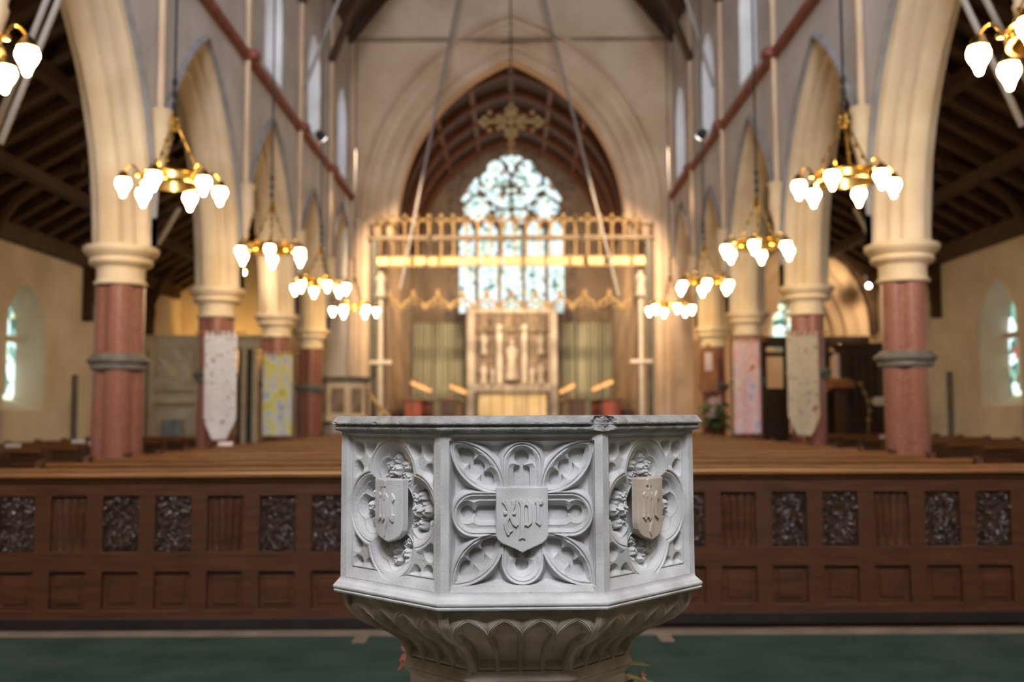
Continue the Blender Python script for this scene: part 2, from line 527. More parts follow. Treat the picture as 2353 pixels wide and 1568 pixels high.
def central_depth(X, Z):
    U, V = zoom5(X, Z)
    lobes = [seg(U, V, (826, 303), (826, 780), 186), seg(U, V, (826, 830), (826, 1248), 186),
             seg(U, V, (372, 785), (826, 785), 201), seg(U, V, (1284, 785), (826, 785), 201)]
    for p, q in (((150, 98), (655, 590)), ((1496, 98), (1000, 590)), ((158, 1452), (650, 960)), ((1490, 1452), (1000, 960))):
        lobes.append(vesica(U, V, p, q, 158))
    D0 = np.minimum.reduce(lobes)
    Df = -rbox(U, V, 138, 1508, 92, 1455)
    holes = [circ(U, V, 822, 255, 66), rbox(U, V, 746, 896, 335, 640, 34), rbox(U, V, 806, 838, 300, 345),
             circ(U, V, 820, 1257, 62), rbox(U, V, 742, 900, 1000, 1195, 40), rbox(U, V, 808, 834, 1185, 1215)]
    for s in (-1, 1):
        m = lambda x: 820 + s * (x - 820)
        a, b = sorted((m(384), m(700)))
        holes += [circ(U, V, m(303), 768, 57), rbox(U, V, a, b, 712, 838, 44), circ(U, V, m(366), 770, 17)]
        holes += [circ(U, V, m(300), 240, 70), circ(U, V, m(255), 200, 36), circ(U, V, m(396), 348, 74), circ(U, V, m(492), 452, 64), circ(U, V, m(530), 486, 34), seg(U, V, (m(300), 240), (m(490), 450), 20)]
        holes += [circ(U, V, m(302), 1292, 68), circ(U, V, m(262), 1330, 34), circ(U, V, m(396), 1184, 76), circ(U, V, m(502), 1088, 66), circ(U, V, m(540), 1050, 36), seg(U, V, (m(302), 1292), (m(500), 1090), 20)]
    d2 = np.minimum.reduce(holes) - 6
    dep = np.full(X.shape, 0.0105)
    e = np.clip((np.minimum(D0, Df) - 8) / 42, 0, 1)
    dep = np.where(D0 > 0, 0.0105 + 0.026 * e ** 0.8, dep)
    # double roll along the foil outline
    inn = 0.0105 + 0.0040 * sm(-D0 / 14) - 0.0016 * np.exp(-((D0 + 26) / 6) ** 2) + 0.006 * sm((-D0 - 30) / 38)
    ch = np.clip((44 - d2) / 44, 0, 1)
    inn = inn + 0.0085 * ch ** 1.3 - 0.0012 * np.exp(-((d2 - 48) / 7) ** 2) * (D0 < -30)
    inn = np.where(d2 < -4, 0.0410, inn)
    dep = np.where(D0 <= 0, inn, dep)
    fr = frame_depth(X, Z)
    inside = Df > 0
    return np.where(inside, np.maximum(dep, fr * 0.8), fr)


def leaf_height(X, Z, cx, cz, ang, s):
    """curled oak-like leaf carved in relief: height above the panel ground"""
    c, sn = math.cos(ang), math.sin(ang)
    u = (X - cx) * c + (Z - cz) * sn
    v = -(X - cx) * sn + (Z - cz) * c
    h = np.zeros(X.shape)
    rr = random.Random(int(abs(ang) * 100) + 3)
    lob = []
    for a, L, r in ((0, 1.0, 0.30), (42, 0.92, 0.27), (-42, 0.92, 0.27), (80, 0.80, 0.24), (-80, 0.80, 0.24), (0, 0.5, 0.36), (22, 0.78, 0.20), (-22, 0.78, 0.20), (62, 0.60, 0.24), (-62, 0.60, 0.24)):
        lob.append((a, L, r))
    for a, L, r in lob:
        t = R(a)
        lu, lv = L * math.cos(t) * s, L * math.sin(t) * s
        rad = r * s
        d = np.hypot(u - lu, v - lv) / rad
        dome = np.sqrt(np.clip(1 - d * d, 0, 1))
        th = np.arctan2(v - lv, u - lu)
        dome = dome * (1 - 0.34 * np.abs(np.sin(2.5 * th + a)) * np.clip(d * 1.4, 0, 1))
        dome -= 0.55 * np.exp(-(d / 0.22) ** 2)          # drilled eye of each curl
        h = np.maximum(h, dome * rad * 1.0)
        k = seg(u, v, (0.05 * s, 0), (lu, lv), 0)
        h = np.maximum(h, 0.16 * s * np.clip(1 - (k / (0.10 * s)), 0, 1))
    return h


def side_depth(X, Z):
    zc = 1.0735
    Zc = (Z - zc) * 0.97
    q = 0.0775
    rl = 0.0885
    lobes = [circ(X, Zc, 0, q, rl), circ(X, Zc, 0, -q, rl), circ(X, Zc, q - 0.002, 0, rl), circ(X, Zc, -q + 0.002, 0, rl)]
    D1 = np.minimum.reduce(lobes)
    # slight point on each lobe
    holes = [circ(X, Zc, 0, 0, 0.055)]
    for a in (0, 90, 180, 270):
        for b, dd in ((-68, 0.031), (0, 0.033), (68, 0.031)):
            t = R(a)
            tt = R(a + b)
            holes.append(circ(X, Zc, q * math.cos(t) + dd * math.cos(tt), q * math.sin(t) + dd * math.sin(tt), 0.0215))
    D2 = np.minimum.reduce(holes)
    fx = np.abs(X)
    Df = -rbox(X, Z, -HW + 0.033, HW - 0.033, Z0 + 0.030, Z1 - 0.0185)
    dep = np.full(X.shape, 0.0105)
    # spandrel corners: a hollow with a cusp
    spn = np.minimum(D1, np.where(Df > 0, Df, 0))
    ax, az = np.abs(X), np.abs(Zc)
    cusp = np.minimum(circ(ax, az, 0.083, 0.142, 0.019), np.minimum(circ(ax, az, 0.137, 0.090, 0.019), circ(ax, az, 0.132, 0.138, 0.017)))
    e = np.clip((spn - 0.003) / 0.010, 0, 1)
    cu = np.clip((0.004 - cusp) / 0.006, 0, 1)
    dep = np.where(D1 > 0, 0.0105 + 0.012 * e * (0.35 + 0.65 * cu) + 0.016 * np.clip((-cusp - 0.003) / 0.012, 0, 1) * e, dep)
    inn = 0.0105 + 0.0042 * sm(-D1 / 0.0035) - 0.0018 * np.exp(-((D1 + 0.0070) / 0.0016) ** 2) + 0.014 * sm((-D1 - 0.008) / 0.022)
    inn = inn + 0.012 * np.clip((0.011 - D2) / 0.011, 0, 1) ** 1.2 - 0.0016 * np.exp(-((D2 - 0.0125) / 0.0018) ** 2)
    inn = np.where(D2 < 0, 0.052, inn)
    # foliage behind the shield
    h = np.zeros(X.shape)
    for a in (0, 90, 180, 270):
        t = R(a)
        h = np.maximum(h, leaf_height(X, Zc, 0.050 * math.cos(t), 0.066 * math.sin(t), t, 0.052))
    for a in (38, 142, 218, 322):
        t = R(a)
        h = np.maximum(h, leaf_height(X, Zc, 0.050 * math.cos(t), 0.060 * math.sin(t), t, 0.026))
    lf = 0.048 - h * 1.9
    inn = np.where((h > 0.0006) & (D1 < -0.012), np.minimum(inn, np.maximum(lf, 0.006)), inn)
    dep = np.where(D1 <= 0, inn, dep)
    fr = frame_depth(X, Z)
    return np.where(Df > 0, np.maximum(dep, fr * 0.8), np.where(D1 < 0, np.minimum(dep, fr + 0.004), fr))


def make_panel(fn, n, mname='font'):
    x = np.linspace(-HW, HW, n)
    z = np.linspace(Z0, Z1, n)
    X, Z = np.meshgrid(x, z)
    D = fn(X, Z)
    P0 = np.stack([X, D, Z], -1)
    D = D + vnoise(P0 * np.array([1, 0, 1]), 260, 4) * 0.00018
    P = np.stack([X, D, Z], -1)
    return grid_mesh('carved_panel', P, M[mname], font)


pc = make_panel(central_depth, 560)
ps = make_panel(side_depth, 560)
ANG = [R(45 * k) for k in range(8)]


def face_place(o, a, ap=AP):
    o.location = (ap * math.sin(a), -ap * math.cos(a), 0)
    o.rotation_euler = (0, 0, a)


face_place(pc, 0)
face_place(ps, R(-45))
for k in (45, 90, 135, 180, 225, 270):
    o = (pc if k in (90, 180, 270) else ps).copy()
    col.objects.link(o)
    o.parent = font
    face_place(o, R(k))

# shields with raised letters (coordinates measured on the stone, in quarter pixels)
XPC = [
    [(638, 670), (660, 638), (682, 662), (700, 705), (722, 758), (740, 815), (764, 855), (790, 876), (768, 902), (735, 880), (715, 835), (700, 790), (684, 742), (664, 700)],
    [(724, 655), (766, 652), (762, 700), (742, 745), (716, 795), (692, 845), (690, 890), (706, 928), (718, 938), (734, 934), (712, 950), (700, 975), (682, 972), (664, 930), (652, 880), (662, 838), (690, 780), (716, 730), (728, 692)],
    [(651, 758), (764, 758), (764, 784), (651, 784)],
    [(790, 664), (814, 638), (846, 672), (842, 700), (846, 720), (846, 960), (852, 1016), (836, 1008), (822, 1000), (808, 1012), (793, 1018), (806, 960), (808, 700)],
    [(838, 690), (874, 644), (916, 682), (916, 700), (878, 712), (862, 692), (846, 712)],
    [(880, 690), (916, 682), (916, 862), (880, 896), (842, 880), (850, 866), (874, 868), (884, 850)],
    [(946, 668), (968, 640), (992, 668), (1012, 648), (1021, 676), (1004, 698), (990, 686), (986, 720), (986, 838), (1002, 872), (990, 889), (950, 858), (962, 838), (958, 690)]]
IHC = [
    [(662, 690), (690, 668), (712, 690), (700, 716), (700, 880), (716, 905), (690, 935), (660, 905), (672, 880), (672, 716)],
    [(744, 640), (778, 628), (778, 880), (796, 905), (768, 935), (738, 905), (750, 880), (750, 660)],
    [(778, 708), (806, 672), (838, 704), (838, 900), (826, 960), (800, 1020), (786, 1080), (772, 1050), (784, 1000), (806, 940), (808, 720), (778, 734)],
    [(880, 712), (912, 668), (944, 700), (950, 722), (928, 742), (916, 716), (908, 734), (908, 872), (944, 880), (930, 936), (878, 902), (880, 880)],
    [(736, 566), (786, 566), (786, 582), (736, 582)], [(753, 545), (769, 545), (769, 640), (753, 640)],
    [(728, 552), (744, 545), (752, 574), (744, 604), (728, 596)], [(794, 552), (778, 545), (770, 574), (778, 604), (794, 596)]]


def make_shield(name, letters, wd, ht, top, m, bulge=0.0):
    """wd/ht in metres; outline as a heater shield; letters in zoom coordinates of a 488 x 610 shield"""
    nx, nz = 300, 380
    pad = 0.004
    x = np.linspace(-wd / 2 - pad, wd / 2 + pad, nx)
    z = np.linspace(top - ht - pad, top + pad, nz)
    X, Z = np.meshgrid(x, z)
    U = 824 + X / wd * 488
    V = 530 + (top - Z) / ht * 612
    out = [(580, 530), (1068, 530), (1068, 985), (1052, 1022), (1012, 1056), (900, 1108), (826, 1142), (760, 1108), (640, 1058), (600, 1024), (580, 985)]
    if bulge:
        out = [(580, 530), (1068, 530), (1068, 960), (1056, 1020), (1020, 1070), (960, 1105), (826, 1142), (690, 1105), (628, 1070), (592, 1020), (580, 960)]
    D = poly(U, V, out) * wd / 488
    L = np.minimum.reduce([poly(U, V, p) for p in letters])
    dep = -0.004 * np.clip(1 - (X / (wd / 2)) ** 2, 0, 1) * bulge
    dep = dep + 0.0012 * np.clip((D + 0.0022) / 0.0022, 0, 1)
    dep = dep - 0.0048 * sm((3.5 + 4.5 * bulge - L) / 4.0)
    dep = np.where(D > 0, 0.030 - 0.014 * bulge, dep)
    P = np.stack([X, dep, Z], -1)
    cell = (D[:-1, :-1] < 0.0012) | (D[1:, 1:] < 0.0012)
    return grid_mesh(name, P, m, font, keep=cell)


sh = make_shield('shield', XPC, 0.1205, 0.1505, 1.1358, M['font'])
face_place(sh, 0, AP - 0.0010)
sh['label'] = 'plain shield with raised blackletter xpc'
s2 = make_shield('shield', IHC, 0.106, 0.152, 1.1480, M['font'], 1.0)
face_place(s2, R(-45), AP - 0.0010)
s2['label'] = 'shield with raised blackletter monogram and small cross'
s3 = make_shield('shield', IHC, 0.106, 0.152, 1.1480, M['font_tan'], 1.0)
face_place(s3, R(45), AP - 0.0010)
s3['label'] = 'tan shield with raised blackletter monogram and small cross'

# arcaded underside of the bowl
bowl = [(0.486, 0.8560), (0.4853, 0.8461), (0.4826, 0.8271), (0.4765, 0.8126), (0.4641, 0.7974), (0.4418, 0.7791), (0.412, 0.7633), (0.3794, 0.7497), (0.3539, 0.7354),
        (0.3334, 0.7168), (0.3206, 0.6964), (0.3142, 0.6766)]
bb = np.array(bowl)
# smooth the profile
tt = np.concatenate([[0], np.cumsum(np.hypot(*np.diff(bb, axis=0).T))])
nt_ = 330
ts = np.linspace(0, tt[-1], nt_)
pr = np.interp(ts, tt, bb[:, 0])
pz = np.interp(ts, tt, bb[:, 1])
ker = np.hanning(25)
ker /= ker.sum()
pad = 12


def smooth1(a):
    b = np.concatenate([a[0] * 2 - a[1:pad + 1][::-1], a, a[-1] * 2 - a[-pad - 1:-1][::-1]])
    return np.convolve(b, ker, 'valid')


pr, pz = smooth1(pr), smooth1(pz)
nu = 420
us = np.linspace(-1, 1, nu)
U, T = np.meshgrid(us, ts)
RR = pr[:, None] * np.ones((1, nu))
cell = 0.2275
k = np.clip(np.floor((U + 0.91) / (2 * cell)), 0, 3)
cxx = -0.91 + cell * (2 * k + 1)
lx = (U - cxx) / cell
spring = 0.078
ly = (spring - T) / 0.040
rho = 1.44
arc = np.maximum(np.hypot(lx - (1 - rho), ly), np.hypot(lx + (1 - rho), ly)) - rho
sd = np.where(ly > 0, arc, np.abs(lx) - 1)
dep = np.where(sd > 0, 0.0010 + 0.010 * sm(sd / 0.45), 0)
dep = np.where(sd <= 0, -0.002 + 0.0035 * sm(-sd / 0.06) - 0.003 * np.exp(-((sd + 0.10) / 0.035) ** 2) + 0.0055 * sm((-sd - 0.12) / 0.14), dep)
hsc = 0.50
head = np.where(ly > 0.15, np.maximum(np.hypot(lx - (1 - rho) * hsc, ly - 0.15), np.hypot(lx + (1 - rho) * hsc, ly - 0.15)) - rho * hsc, np.where(ly > -0.25, np.abs(lx) - hsc, 1.0))
cus = np.minimum(head, rbox(lx, ly, -0.80, 0.80, -40, -0.10, 0.12))
dep = dep + np.where(sd < -0.16, 0.0105 * sm((0.03 - cus) / 0.06), 0)
fade = np.clip((ts[-1] - T) / 0.02, 0, 1)
end = np.clip((T - (ts[-1] - 0.016)) / 0.008, 0, 1)
dep = dep * (1 - end * 0.8)
corner = np.abs(U) > 0.915
dep = np.where(corner, -0.001 + 0.002 * np.abs(np.cos((np.abs(U) - 0.915) / 0.085 * 2 * PI)) * 0.6, dep)
dep = dep * np.clip(T / 0.004, 0, 1)
dr = np.gradient(pr)
dz = np.gradient(pz)
nl = np.hypot(dr, dz)
nr, nz_ = (-dz / nl), (dr / nl)
X = U * RR * S8
Y = -(RR * C8 - dep * nr[:, None])
Zm = pz[:, None] - dep * nz_[:, None]
Pb = np.stack([X, Y, Zm], -1)
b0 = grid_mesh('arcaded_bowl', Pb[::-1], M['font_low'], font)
for kk in range(1, 8):
    o = b0.copy()
    col.objects.link(o)
    o.parent = font
    o.rotation_euler = (0, 0, R(45 * kk))
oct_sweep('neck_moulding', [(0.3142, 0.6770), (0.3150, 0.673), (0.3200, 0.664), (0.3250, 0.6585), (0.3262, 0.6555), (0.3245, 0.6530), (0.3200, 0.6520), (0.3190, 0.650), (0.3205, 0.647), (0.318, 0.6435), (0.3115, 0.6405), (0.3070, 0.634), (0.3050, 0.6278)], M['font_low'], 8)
x = np.linspace(-1, 1, 60)
z = np.linspace(0.25, 0.628, 90)
X, Z = np.meshgrid(x, z)
ins = -np.maximum(np.abs(np.abs(X) - 0.42) - 0.30, np.maximum(Z - 0.600, 0.30 - Z) * 8)
Pp = np.stack([X * 0.305 * S8, -0.305 * C8 + 0.012 * sm(ins / 0.12), Z], -1)
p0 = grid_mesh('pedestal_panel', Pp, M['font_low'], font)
for kk in range(1, 8):
    o = p0.copy()
    col.objects.link(o)
    o.parent = font
    o.rotation_euler = (0, 0, R(45 * kk))
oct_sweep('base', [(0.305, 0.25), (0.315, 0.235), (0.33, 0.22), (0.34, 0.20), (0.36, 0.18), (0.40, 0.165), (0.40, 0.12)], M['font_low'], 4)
stp = MB()
stp.rings([[(0.88 * math.cos(PI / 8 + k * PI / 4), 0.88 * math.sin(PI / 8 + k * PI / 4), zz) for k in range(8)] for zz in (0.0, 0.12)])
o = stp.build('stone_step', M['font_low'], None, loc=(0.0091, 2.78, 0))
o.rotation_euler = (0, 0, 0.02787)
tag(o, 'low octagonal stone step under the carved font', 'step')


# flowers behind the pedestal
def leaf_mesh(mb, base, d, L, wdt, droop=0.3):
    d = Vector(d).normalized()
    side = d.cross(Vector((0, 0, 1)))
    if side.length < 0.1:
        side = Vector((1, 0, 0))
    side.normalize()
    up = side.cross(d).normalized()
    b = Vector(base)
    n = 7
    rows = []
    for i in range(n + 1):
        t = i / n
        c = b + d * (L * t) - Vector((0, 0, 1)) * (droop * L * t * t)
        ww = wdt * math.sin(PI * min(1, t * 0.93 + 0.05)) ** 0.8
        if i == n:
            ww = 0.0005
        rows.append([tuple(c - side * ww), tuple(c - up * 0.18 * ww), tuple(c + side * ww)])
    vs = [p for r in rows for p in r]
    fs = []
    for i in range(n):
        for j in range(2):
            a = i * 3 + j
            fs.append((a, a + 1, a + 4, a + 3))
    # underside, for thickness
    o = len(vs)
    vs2 = [(p[0], p[1], p[2] - 0.0015) for p in vs]
    mb.add(vs + vs2, fs + [tuple(reversed([q + o for q in f])) for f in fs])


def bloom(mb, c, r, rr, np_=6, d=(0, -0.3, 1)):
    d = Vector(d).normalized()
    a = d.orthogonal().normalized()
    b = d.cross(a)
    for k in range(np_):
        t = 2 * PI * k / np_ + rr.random()
        dirv = (a * math.cos(t) + b * math.sin(t)) * 0.9 + d * 0.6
        leaf_mesh(mb, c, dirv, r, r * 0.30, 0.25)


fl = empty('flower_arrangement', (0.02, 3.46, 0.12))
tag(fl, 'pink flowers and glossy green leaves in a vase behind the font pedestal', 'flowers')
fl.location = (0.02, 3.40, 0.12)
MB().lathe([(0.09, 0), (0.12, 0.05), (0.13, 0.16), (0.08, 0.26), (0.10, 0.30), (0.085, 0.30), (0.06, 0.26)], 20).build('vase', M['marble'], fl, smooth=True)
rr = random.Random(4)
mbl = MB()
mbs = MB()
mbf = MB()


def fpt(px, py, Yw):
    """world point of a pixel at a given distance (used to measure where things stand)"""
    X = (px - 1176.5)
    Yp = 784 - py
    c, s = math.cos(ROLL), math.sin(ROLL)
    a = X * c + Yp * s
    b = -X * s + Yp * c
    dx, dy, dz = a / FPX, math.cos(PITCH) - b / FPX * math.sin(PITCH), math.sin(PITCH) + b / FPX * math.cos(PITCH)
    t = Yw / dy
    return Vector((dx * t, Yw, EYE + dz * t))


def rel(v):
    return v - Vector(fl.location)


tips = [(1478, 1516), (1462, 1545), (1490, 1562), (1452, 1560), (1445, 1520), (940, 1590), (1470, 1590), (930, 1610), (1500, 1600)]
for px, py in tips:
    p = rel(fpt(px, py, 3.30))
    mbs.tube([(0.0, 0, 0.27), (p.x * 0.6, p.y * 0.5, p.z * 0.80), (p.x * 0.82, p.y, p.z - 0.02)], 0.004, 6)
    for q in range(4):
        a = rr.uniform(-0.5, 0.5)
        sx = 1 if p.x > 0 else -1
        leaf_mesh(mbl, (p.x - sx * 0.10, p.y - 0.02 * q, p.z - 0.01 - 0.022 * q), (sx * 1.2, a, 0.15 - 0.22 * q), 0.125 - 0.012 * q, 0.026, 0.15)
for k in range(26):
    a = rr.uniform(0, 2 * PI)
    leaf_mesh(mbl, (0.10 * math.cos(a), 0.06 * math.sin(a), rr.uniform(0.28, 0.36)), (math.cos(a), 0.6 * math.sin(a), 0.4), 0.18, 0.03, 0.3)
for px, py, r_ in ((935, 1500, 0.036), (928, 1524, 0.026), (1474, 1552, 0.022), (985, 1590, 0.05), (1440, 1590, 0.06), (1180, 1620, 0.06)):
    p = rel(fpt(px, py, 3.30))
    mbf = MB()
    bloom(mbf, p, r_, rr, 6, (1 if px > 1176 else -1, -0.4, 0.4))
    mbs.tube([(0, 0, 0.27), (p.x * 0.7, p.y * 0.6, p.z * 0.8), tuple(p)], 0.003, 6)
    mbf.build('bloom', M['pink'], fl, smooth=True)
mbs.build('stems', M['leaf'], fl)
mbl.build('leaves', M['leaf'], fl, smooth=True)

# =================================================================== SETTING
NX = 4.16           # nave face of the arcade wall
PX = 4.50           # pier centres
TH = 0.34
PIERS = [-3.6, 0.15, 3.85, 7.60, 11.36, 15.10, 18.95, 22.2]
CH = 25.2           # nave face of the chancel wall
SPR = 3.25
AX = 8.2            # aisle wall
SQ2 = 1.0
fb = MB().box(-9.5, 9.5, -5, 36, -0.12, -0.02)
struct(fb.build('floor', M['floor']))
o = MB().box(-8.1, 8.1, -4.5, 6.02, -0.02, 0.0).build('carpet', M['carpet'])
tag(o, 'dark green carpet covering the floor between the font and the pew backs', 'carpet')
tr = MB().box(-9.0, 9.0, 6.02, 6.14, -0.02, 0.012)
struct(tr.build('trim_1', M['kerb']))
o = MB().box(-0.93, -0.85, 5.84, 6.02, 0.0, 0.008).build('trim_2', M['kerb'])
struct(o)
o = MB().box(0.85, 0.93, 5.84, 6.02, 0.0, 0.008).build('trim_3', M['kerb'])
struct(o)

HALF = [(0, 0), (0, .05), (.012, .10), (.06, .125), (.095, .10), (.10, .0), (.16, .0), (.165, .13), (.175, .19), (.215, .215), (.248, .19), (.252, .06), (.302, .06), (.306, .22), (.315, .285), (.345, .32), (.365, .325), (.370, .25), (.40, .25), (.40, TH)]
PROF = [(r, -w_) for r, w_ in HALF[::-1]] + HALF[1:]


def arch_pts(a, h, r, n):
    rho = (a * a + h * h) / (2 * a)
    c = rho - a
    tm = math.acos(min(1, c / (rho + r)))
    right = [(-c + (rho + r) * math.cos(tm * i / n), (rho + r) * math.sin(tm * i / n)) for i in range(n + 1)]
    return right + [(-x_, z_) for x_, z_ in right[::-1][1:]]


def arch_height(a, h, r, x_):
    rho = (a * a + h * h) / (2 * a)
    c = rho - a
    v = (rho + r) ** 2 - (abs(x_) + c) ** 2
    return math.sqrt(v) if v > 0 else 0.0


def sweep(mb, a, h, prof, to3, n=20, clampx=None, jamb=None):
    rows = []
    for r, w_ in prof:
        pts = arch_pts(a, h, r, n)
        if jamb is not None:
            pts = [(pts[0][0], jamb)] + pts + [(pts[-1][0], jamb)]
        if clampx:
            pts = [(max(-clampx, min(clampx, p)), q) for p, q in pts]
        rows.append([to3(p, q, w_) for p, q in pts])
    mb.rings(rows, cap=False, closed=False)


bay_words = ['beside the font', 'first bay', 'nearest', 'nearest', 'second', 'third', 'fourth', 'last']
for s, side in ((-1, 'left'), (1, 'right')):
    wall = MB()
    cx = s * PX
    bays = list(zip(PIERS[:-1], PIERS[1:])) + [(PIERS[-1], CH + 0.6)]
    TOP = 10.9
    for bi, (y0, y1) in enumerate(bays):
        cy = (y0 + y1) / 2
        hb = (y1 - y0) / 2
        a = hb - 0.40
        h = 2.70 * min(1, a / 1.45) if a < 1.3 else 2.70
        # wall strips above the arch, both faces; clerestory opening left free
        N = 24
        wins = []
        ww = 0.62
        zb, zt = 7.25, 8.55
        a_w, h_w = ww, 0.85
        for fx, face in ((cx - s * TH, 0), (cx + s * TH, 1)):
            for i in range(N):
                ya, yb = y0 + (y1 - y0) * i / N, y0 + (y1 - y0) * (i + 1) / N
                xa, xb = ya - cy, yb - cy
                za = SPR + arch_height(a, h, 0.40, xa)
                zb_ = SPR + arch_height(a, h, 0.40, xb)
                top = 7.25
                vs = [(fx, ya, za), (fx, yb, zb_), (fx, yb, top), (fx, ya, top)]
                wall.add(vs, [(0, 1, 2, 3)])
                # above the sill
                def wz(xq):
                    return zt + (arch_height(a_w, h_w, 0, xq) if abs(xq) < ww else 0)
                xm = (xa + xb) / 2
                if abs(xm) < ww:
                    wall.add([(fx, ya, wz(max(-ww, min(ww, xa)))), (fx, yb, wz(max(-ww, min(ww, xb)))), (fx, yb, TOP), (fx, ya, TOP)], [(0, 1, 2, 3)])
                else:
                    wall.add([(fx, ya, top), (fx, yb, top), (fx, yb, TOP), (fx, ya, TOP)], [(0, 1, 2, 3)])
        # window reveal
        rev = arch_pts(a_w, h_w, 0, 10)
        out = [(ww, 7.25)] + [(p, zt + q) for p, q in rev] + [(-ww, 7.25)]
        out = out + [(ww, 7.25)]
        for (p, q), (p2, q2) in zip(out[:-1], out[1:]):
            wall.add([(cx - s * TH, cy + p, q), (cx - s * TH, cy + p2, q2), (cx + s * TH, cy + p2, q2), (cx + s * TH, cy + p, q)], [(0, 1, 2, 3)])
        # the glass of the clerestory
        wn = empty('window_%d' % (bi + 1 + (0 if s < 0 else 20)), (0, 0, 0))
        struct(wn)
        g = MB()
        gp = [(cy + p, q) for p, q in out[:-1]]
        g.prism(gp, 'x', cx + s * 0.12, cx + s * 0.14)
        g.build('pane', M['glass_c'], wn)
        fr = MB()
        fr.box(cx + s * 0.10 - 0.03, cx + s * 0.10 + 0.03, cy - 0.05, cy + 0.05, 7.25, 9.38)
        fr.box(cx + s * 0.10 - 0.02, cx + s * 0.10 + 0.02, cy - 0.55, cy + 0.55, 7.85, 7.89)
        fr.box(cx + s * 0.10 - 0.02, cx + s * 0.10 + 0.02, cy - 0.55, cy + 0.55, 8.52, 8.56)
        fr.build('window_frame', M['nave'], wn)
        # the moulded arch itself
        if bi >= 2:
            am = MB()
            sweep(am, a, h, PROF, lambda p, q, w_, cx=cx, cy=cy, s=s: (cx + s * w_, cy + p, SPR + q), 22, hb)
            word = ['', '', 'beside the camera, arch', 'nearest fully visible arch', 'second arch from the camera', 'third arch from the camera', 'fourth arch from the camera', 'arch next to the chancel wall'][bi]
            ar = empty('pointed_arch', (cx, cy, SPR))
            mo = am.build('arch_moulding', M['cream'], ar, smooth=35)
            mo.location = (-cx, -cy, -SPR)
            hm = MB()
            sweep(hm, a, h, [(0.43, -TH + 0.002), (0.425, -TH - 0.01), (0.43, -TH - 0.055), (0.45, -TH - 0.065), (0.50, -TH - 0.025), (0.51, -TH + 0.002)],
                  lambda p, q, w_, cx=cx, cy=cy, s=s: (cx + s * w_, cy + p, SPR + q), 22, hb - 0.001)
            ho = hm.build('hood_mould', M['hood'], ar, smooth=35)
            ho.location = (-cx, -cy, -SPR)
            tag(ar, 'moulded stone pointed arch of the %s arcade, %s' % (side, word), 'arch')
    # wall above aisles, top cap
    wall.box(cx - TH, cx + TH, PIERS[0], CH + 0.6, TOP, TOP + 0.1)
    struct(wall.build('wall_%s' % side, M['nave']))
    # red string course
    st = MB()
    xf = s * NX
    st.box(min(xf, xf - s * 0.13), max(xf, xf - s * 0.13), -4, CH, 6.86, 6.98, 0.02)
    for p in PIERS:
        st.box(min(xf, xf - s * 0.24), max(xf, xf - s * 0.24), p - 0.13, p + 0.13, 6.85, 6.99, 0.02)
    o = st.build('trim_%d' % (4 if s < 0 else 5), M['string'])
    struct(o)
    # wall shafts on corbels
    for k, p in enumerate(PIERS[3:]):
        sh_ = empty('wall_shaft', (s * (NX - 0.07), p, 4.05))
        MB().lathe([(0.045, 0.8), (0.045, 6.5)], 12).build('shaft', M['ashlar'], sh_, smooth=True)
        MB().lathe([(0.03, 0.0), (0.06, 0.04), (0.045, 0.08), (0.08, 0.25), (0.125, 0.42), (0.135, 0.46), (0.12, 0.49), (0.125, 0.53), (0.12, 0.74), (0.145, 0.78), (0.145, 0.82), (0.07, 0.84)], 16).build('corbel', M['cream'], sh_, smooth=40)
        word = ['nearest the camera', 'above the nearest full pier', 'above the second pier', 'above the third pier', 'above the fourth pier'][k]
        tag(sh_, 'slender stone wall shaft on a carved corbel, %s side, %s' % (side, word), 'wall shaft')
    # piers
    for k, p in enumerate(PIERS[2:]):
        pr_ = empty('pier', (cx, p, 0))
        quat = lambda a_: max(0.125 * abs(math.cos(a_ - q_)) + math.sqrt(max(0, 0.155 ** 2 - (0.125 * math.sin(a_ - q_)) ** 2)) if math.cos(a_ - q_) > 0 else 0 for q_ in (0.35, 0.35 + PI / 2, 0.35 + PI, 0.35 + 1.5 * PI)) / 0.28
        MB().lathe([(0.275, 0.38), (0.275, 1.84)], 64, fn=quat).build('lower_shaft', M['granite'], pr_, smooth=35)
        MB().lathe([(0.27, 2.02), (0.27, 2.83)], 64, fn=quat).build('upper_shaft', M['granite'], pr_, smooth=35)
        MB().lathe([(0.28, 1.84), (0.30, 1.85), (0.305, 1.88), (0.30, 1.90), (0.335, 1.92), (0.345, 1.95), (0.335, 1.975), (0.30, 1.985), (0.30, 2.00), (0.28, 2.02)], 32).build('shaft_ring', M['ring'], pr_, smooth=40)
        MB().lathe([(0.27, 2.80), (0.295, 2.815), (0.295, 2.84), (0.265, 2.86), (0.262, 2.97), (0.275, 3.01), (0.335, 3.04), (0.355, 3.07), (0.345, 3.10), (0.33, 3.115), (0.36, 3.13), (0.375, 3.155), (0.40, 3.175), (0.415, 3.20), (0.415, 3.235), (0.40, 3.25)], 32).build('capital', M['cream'], pr_, smooth=40)
        MB().lathe([(0.48, -0.02), (0.48, 0.16), (0.42, 0.18), (0.42, 0.24), (0.36, 0.28), (0.33, 0.33), (0.30, 0.38)], 32).build('base', M['ring'], pr_, smooth=40)
        word = ['beside the font', 'just past the frame edge', 'nearest fully seen', 'behind the pointed banner', 'behind the straight hemmed banner', 'next to the chancel'][k]
        tag(pr_, 'red granite pier with cream capital, %s side, %s' % (side, word), 'pillar')
    # respond against the chancel wall
    # aisle outer wall with window niches
    aw = MB()
    nic = [(9.5, 'a'), (13.2, 'b'), (17.0, 'c'), (20.6, 'd')]
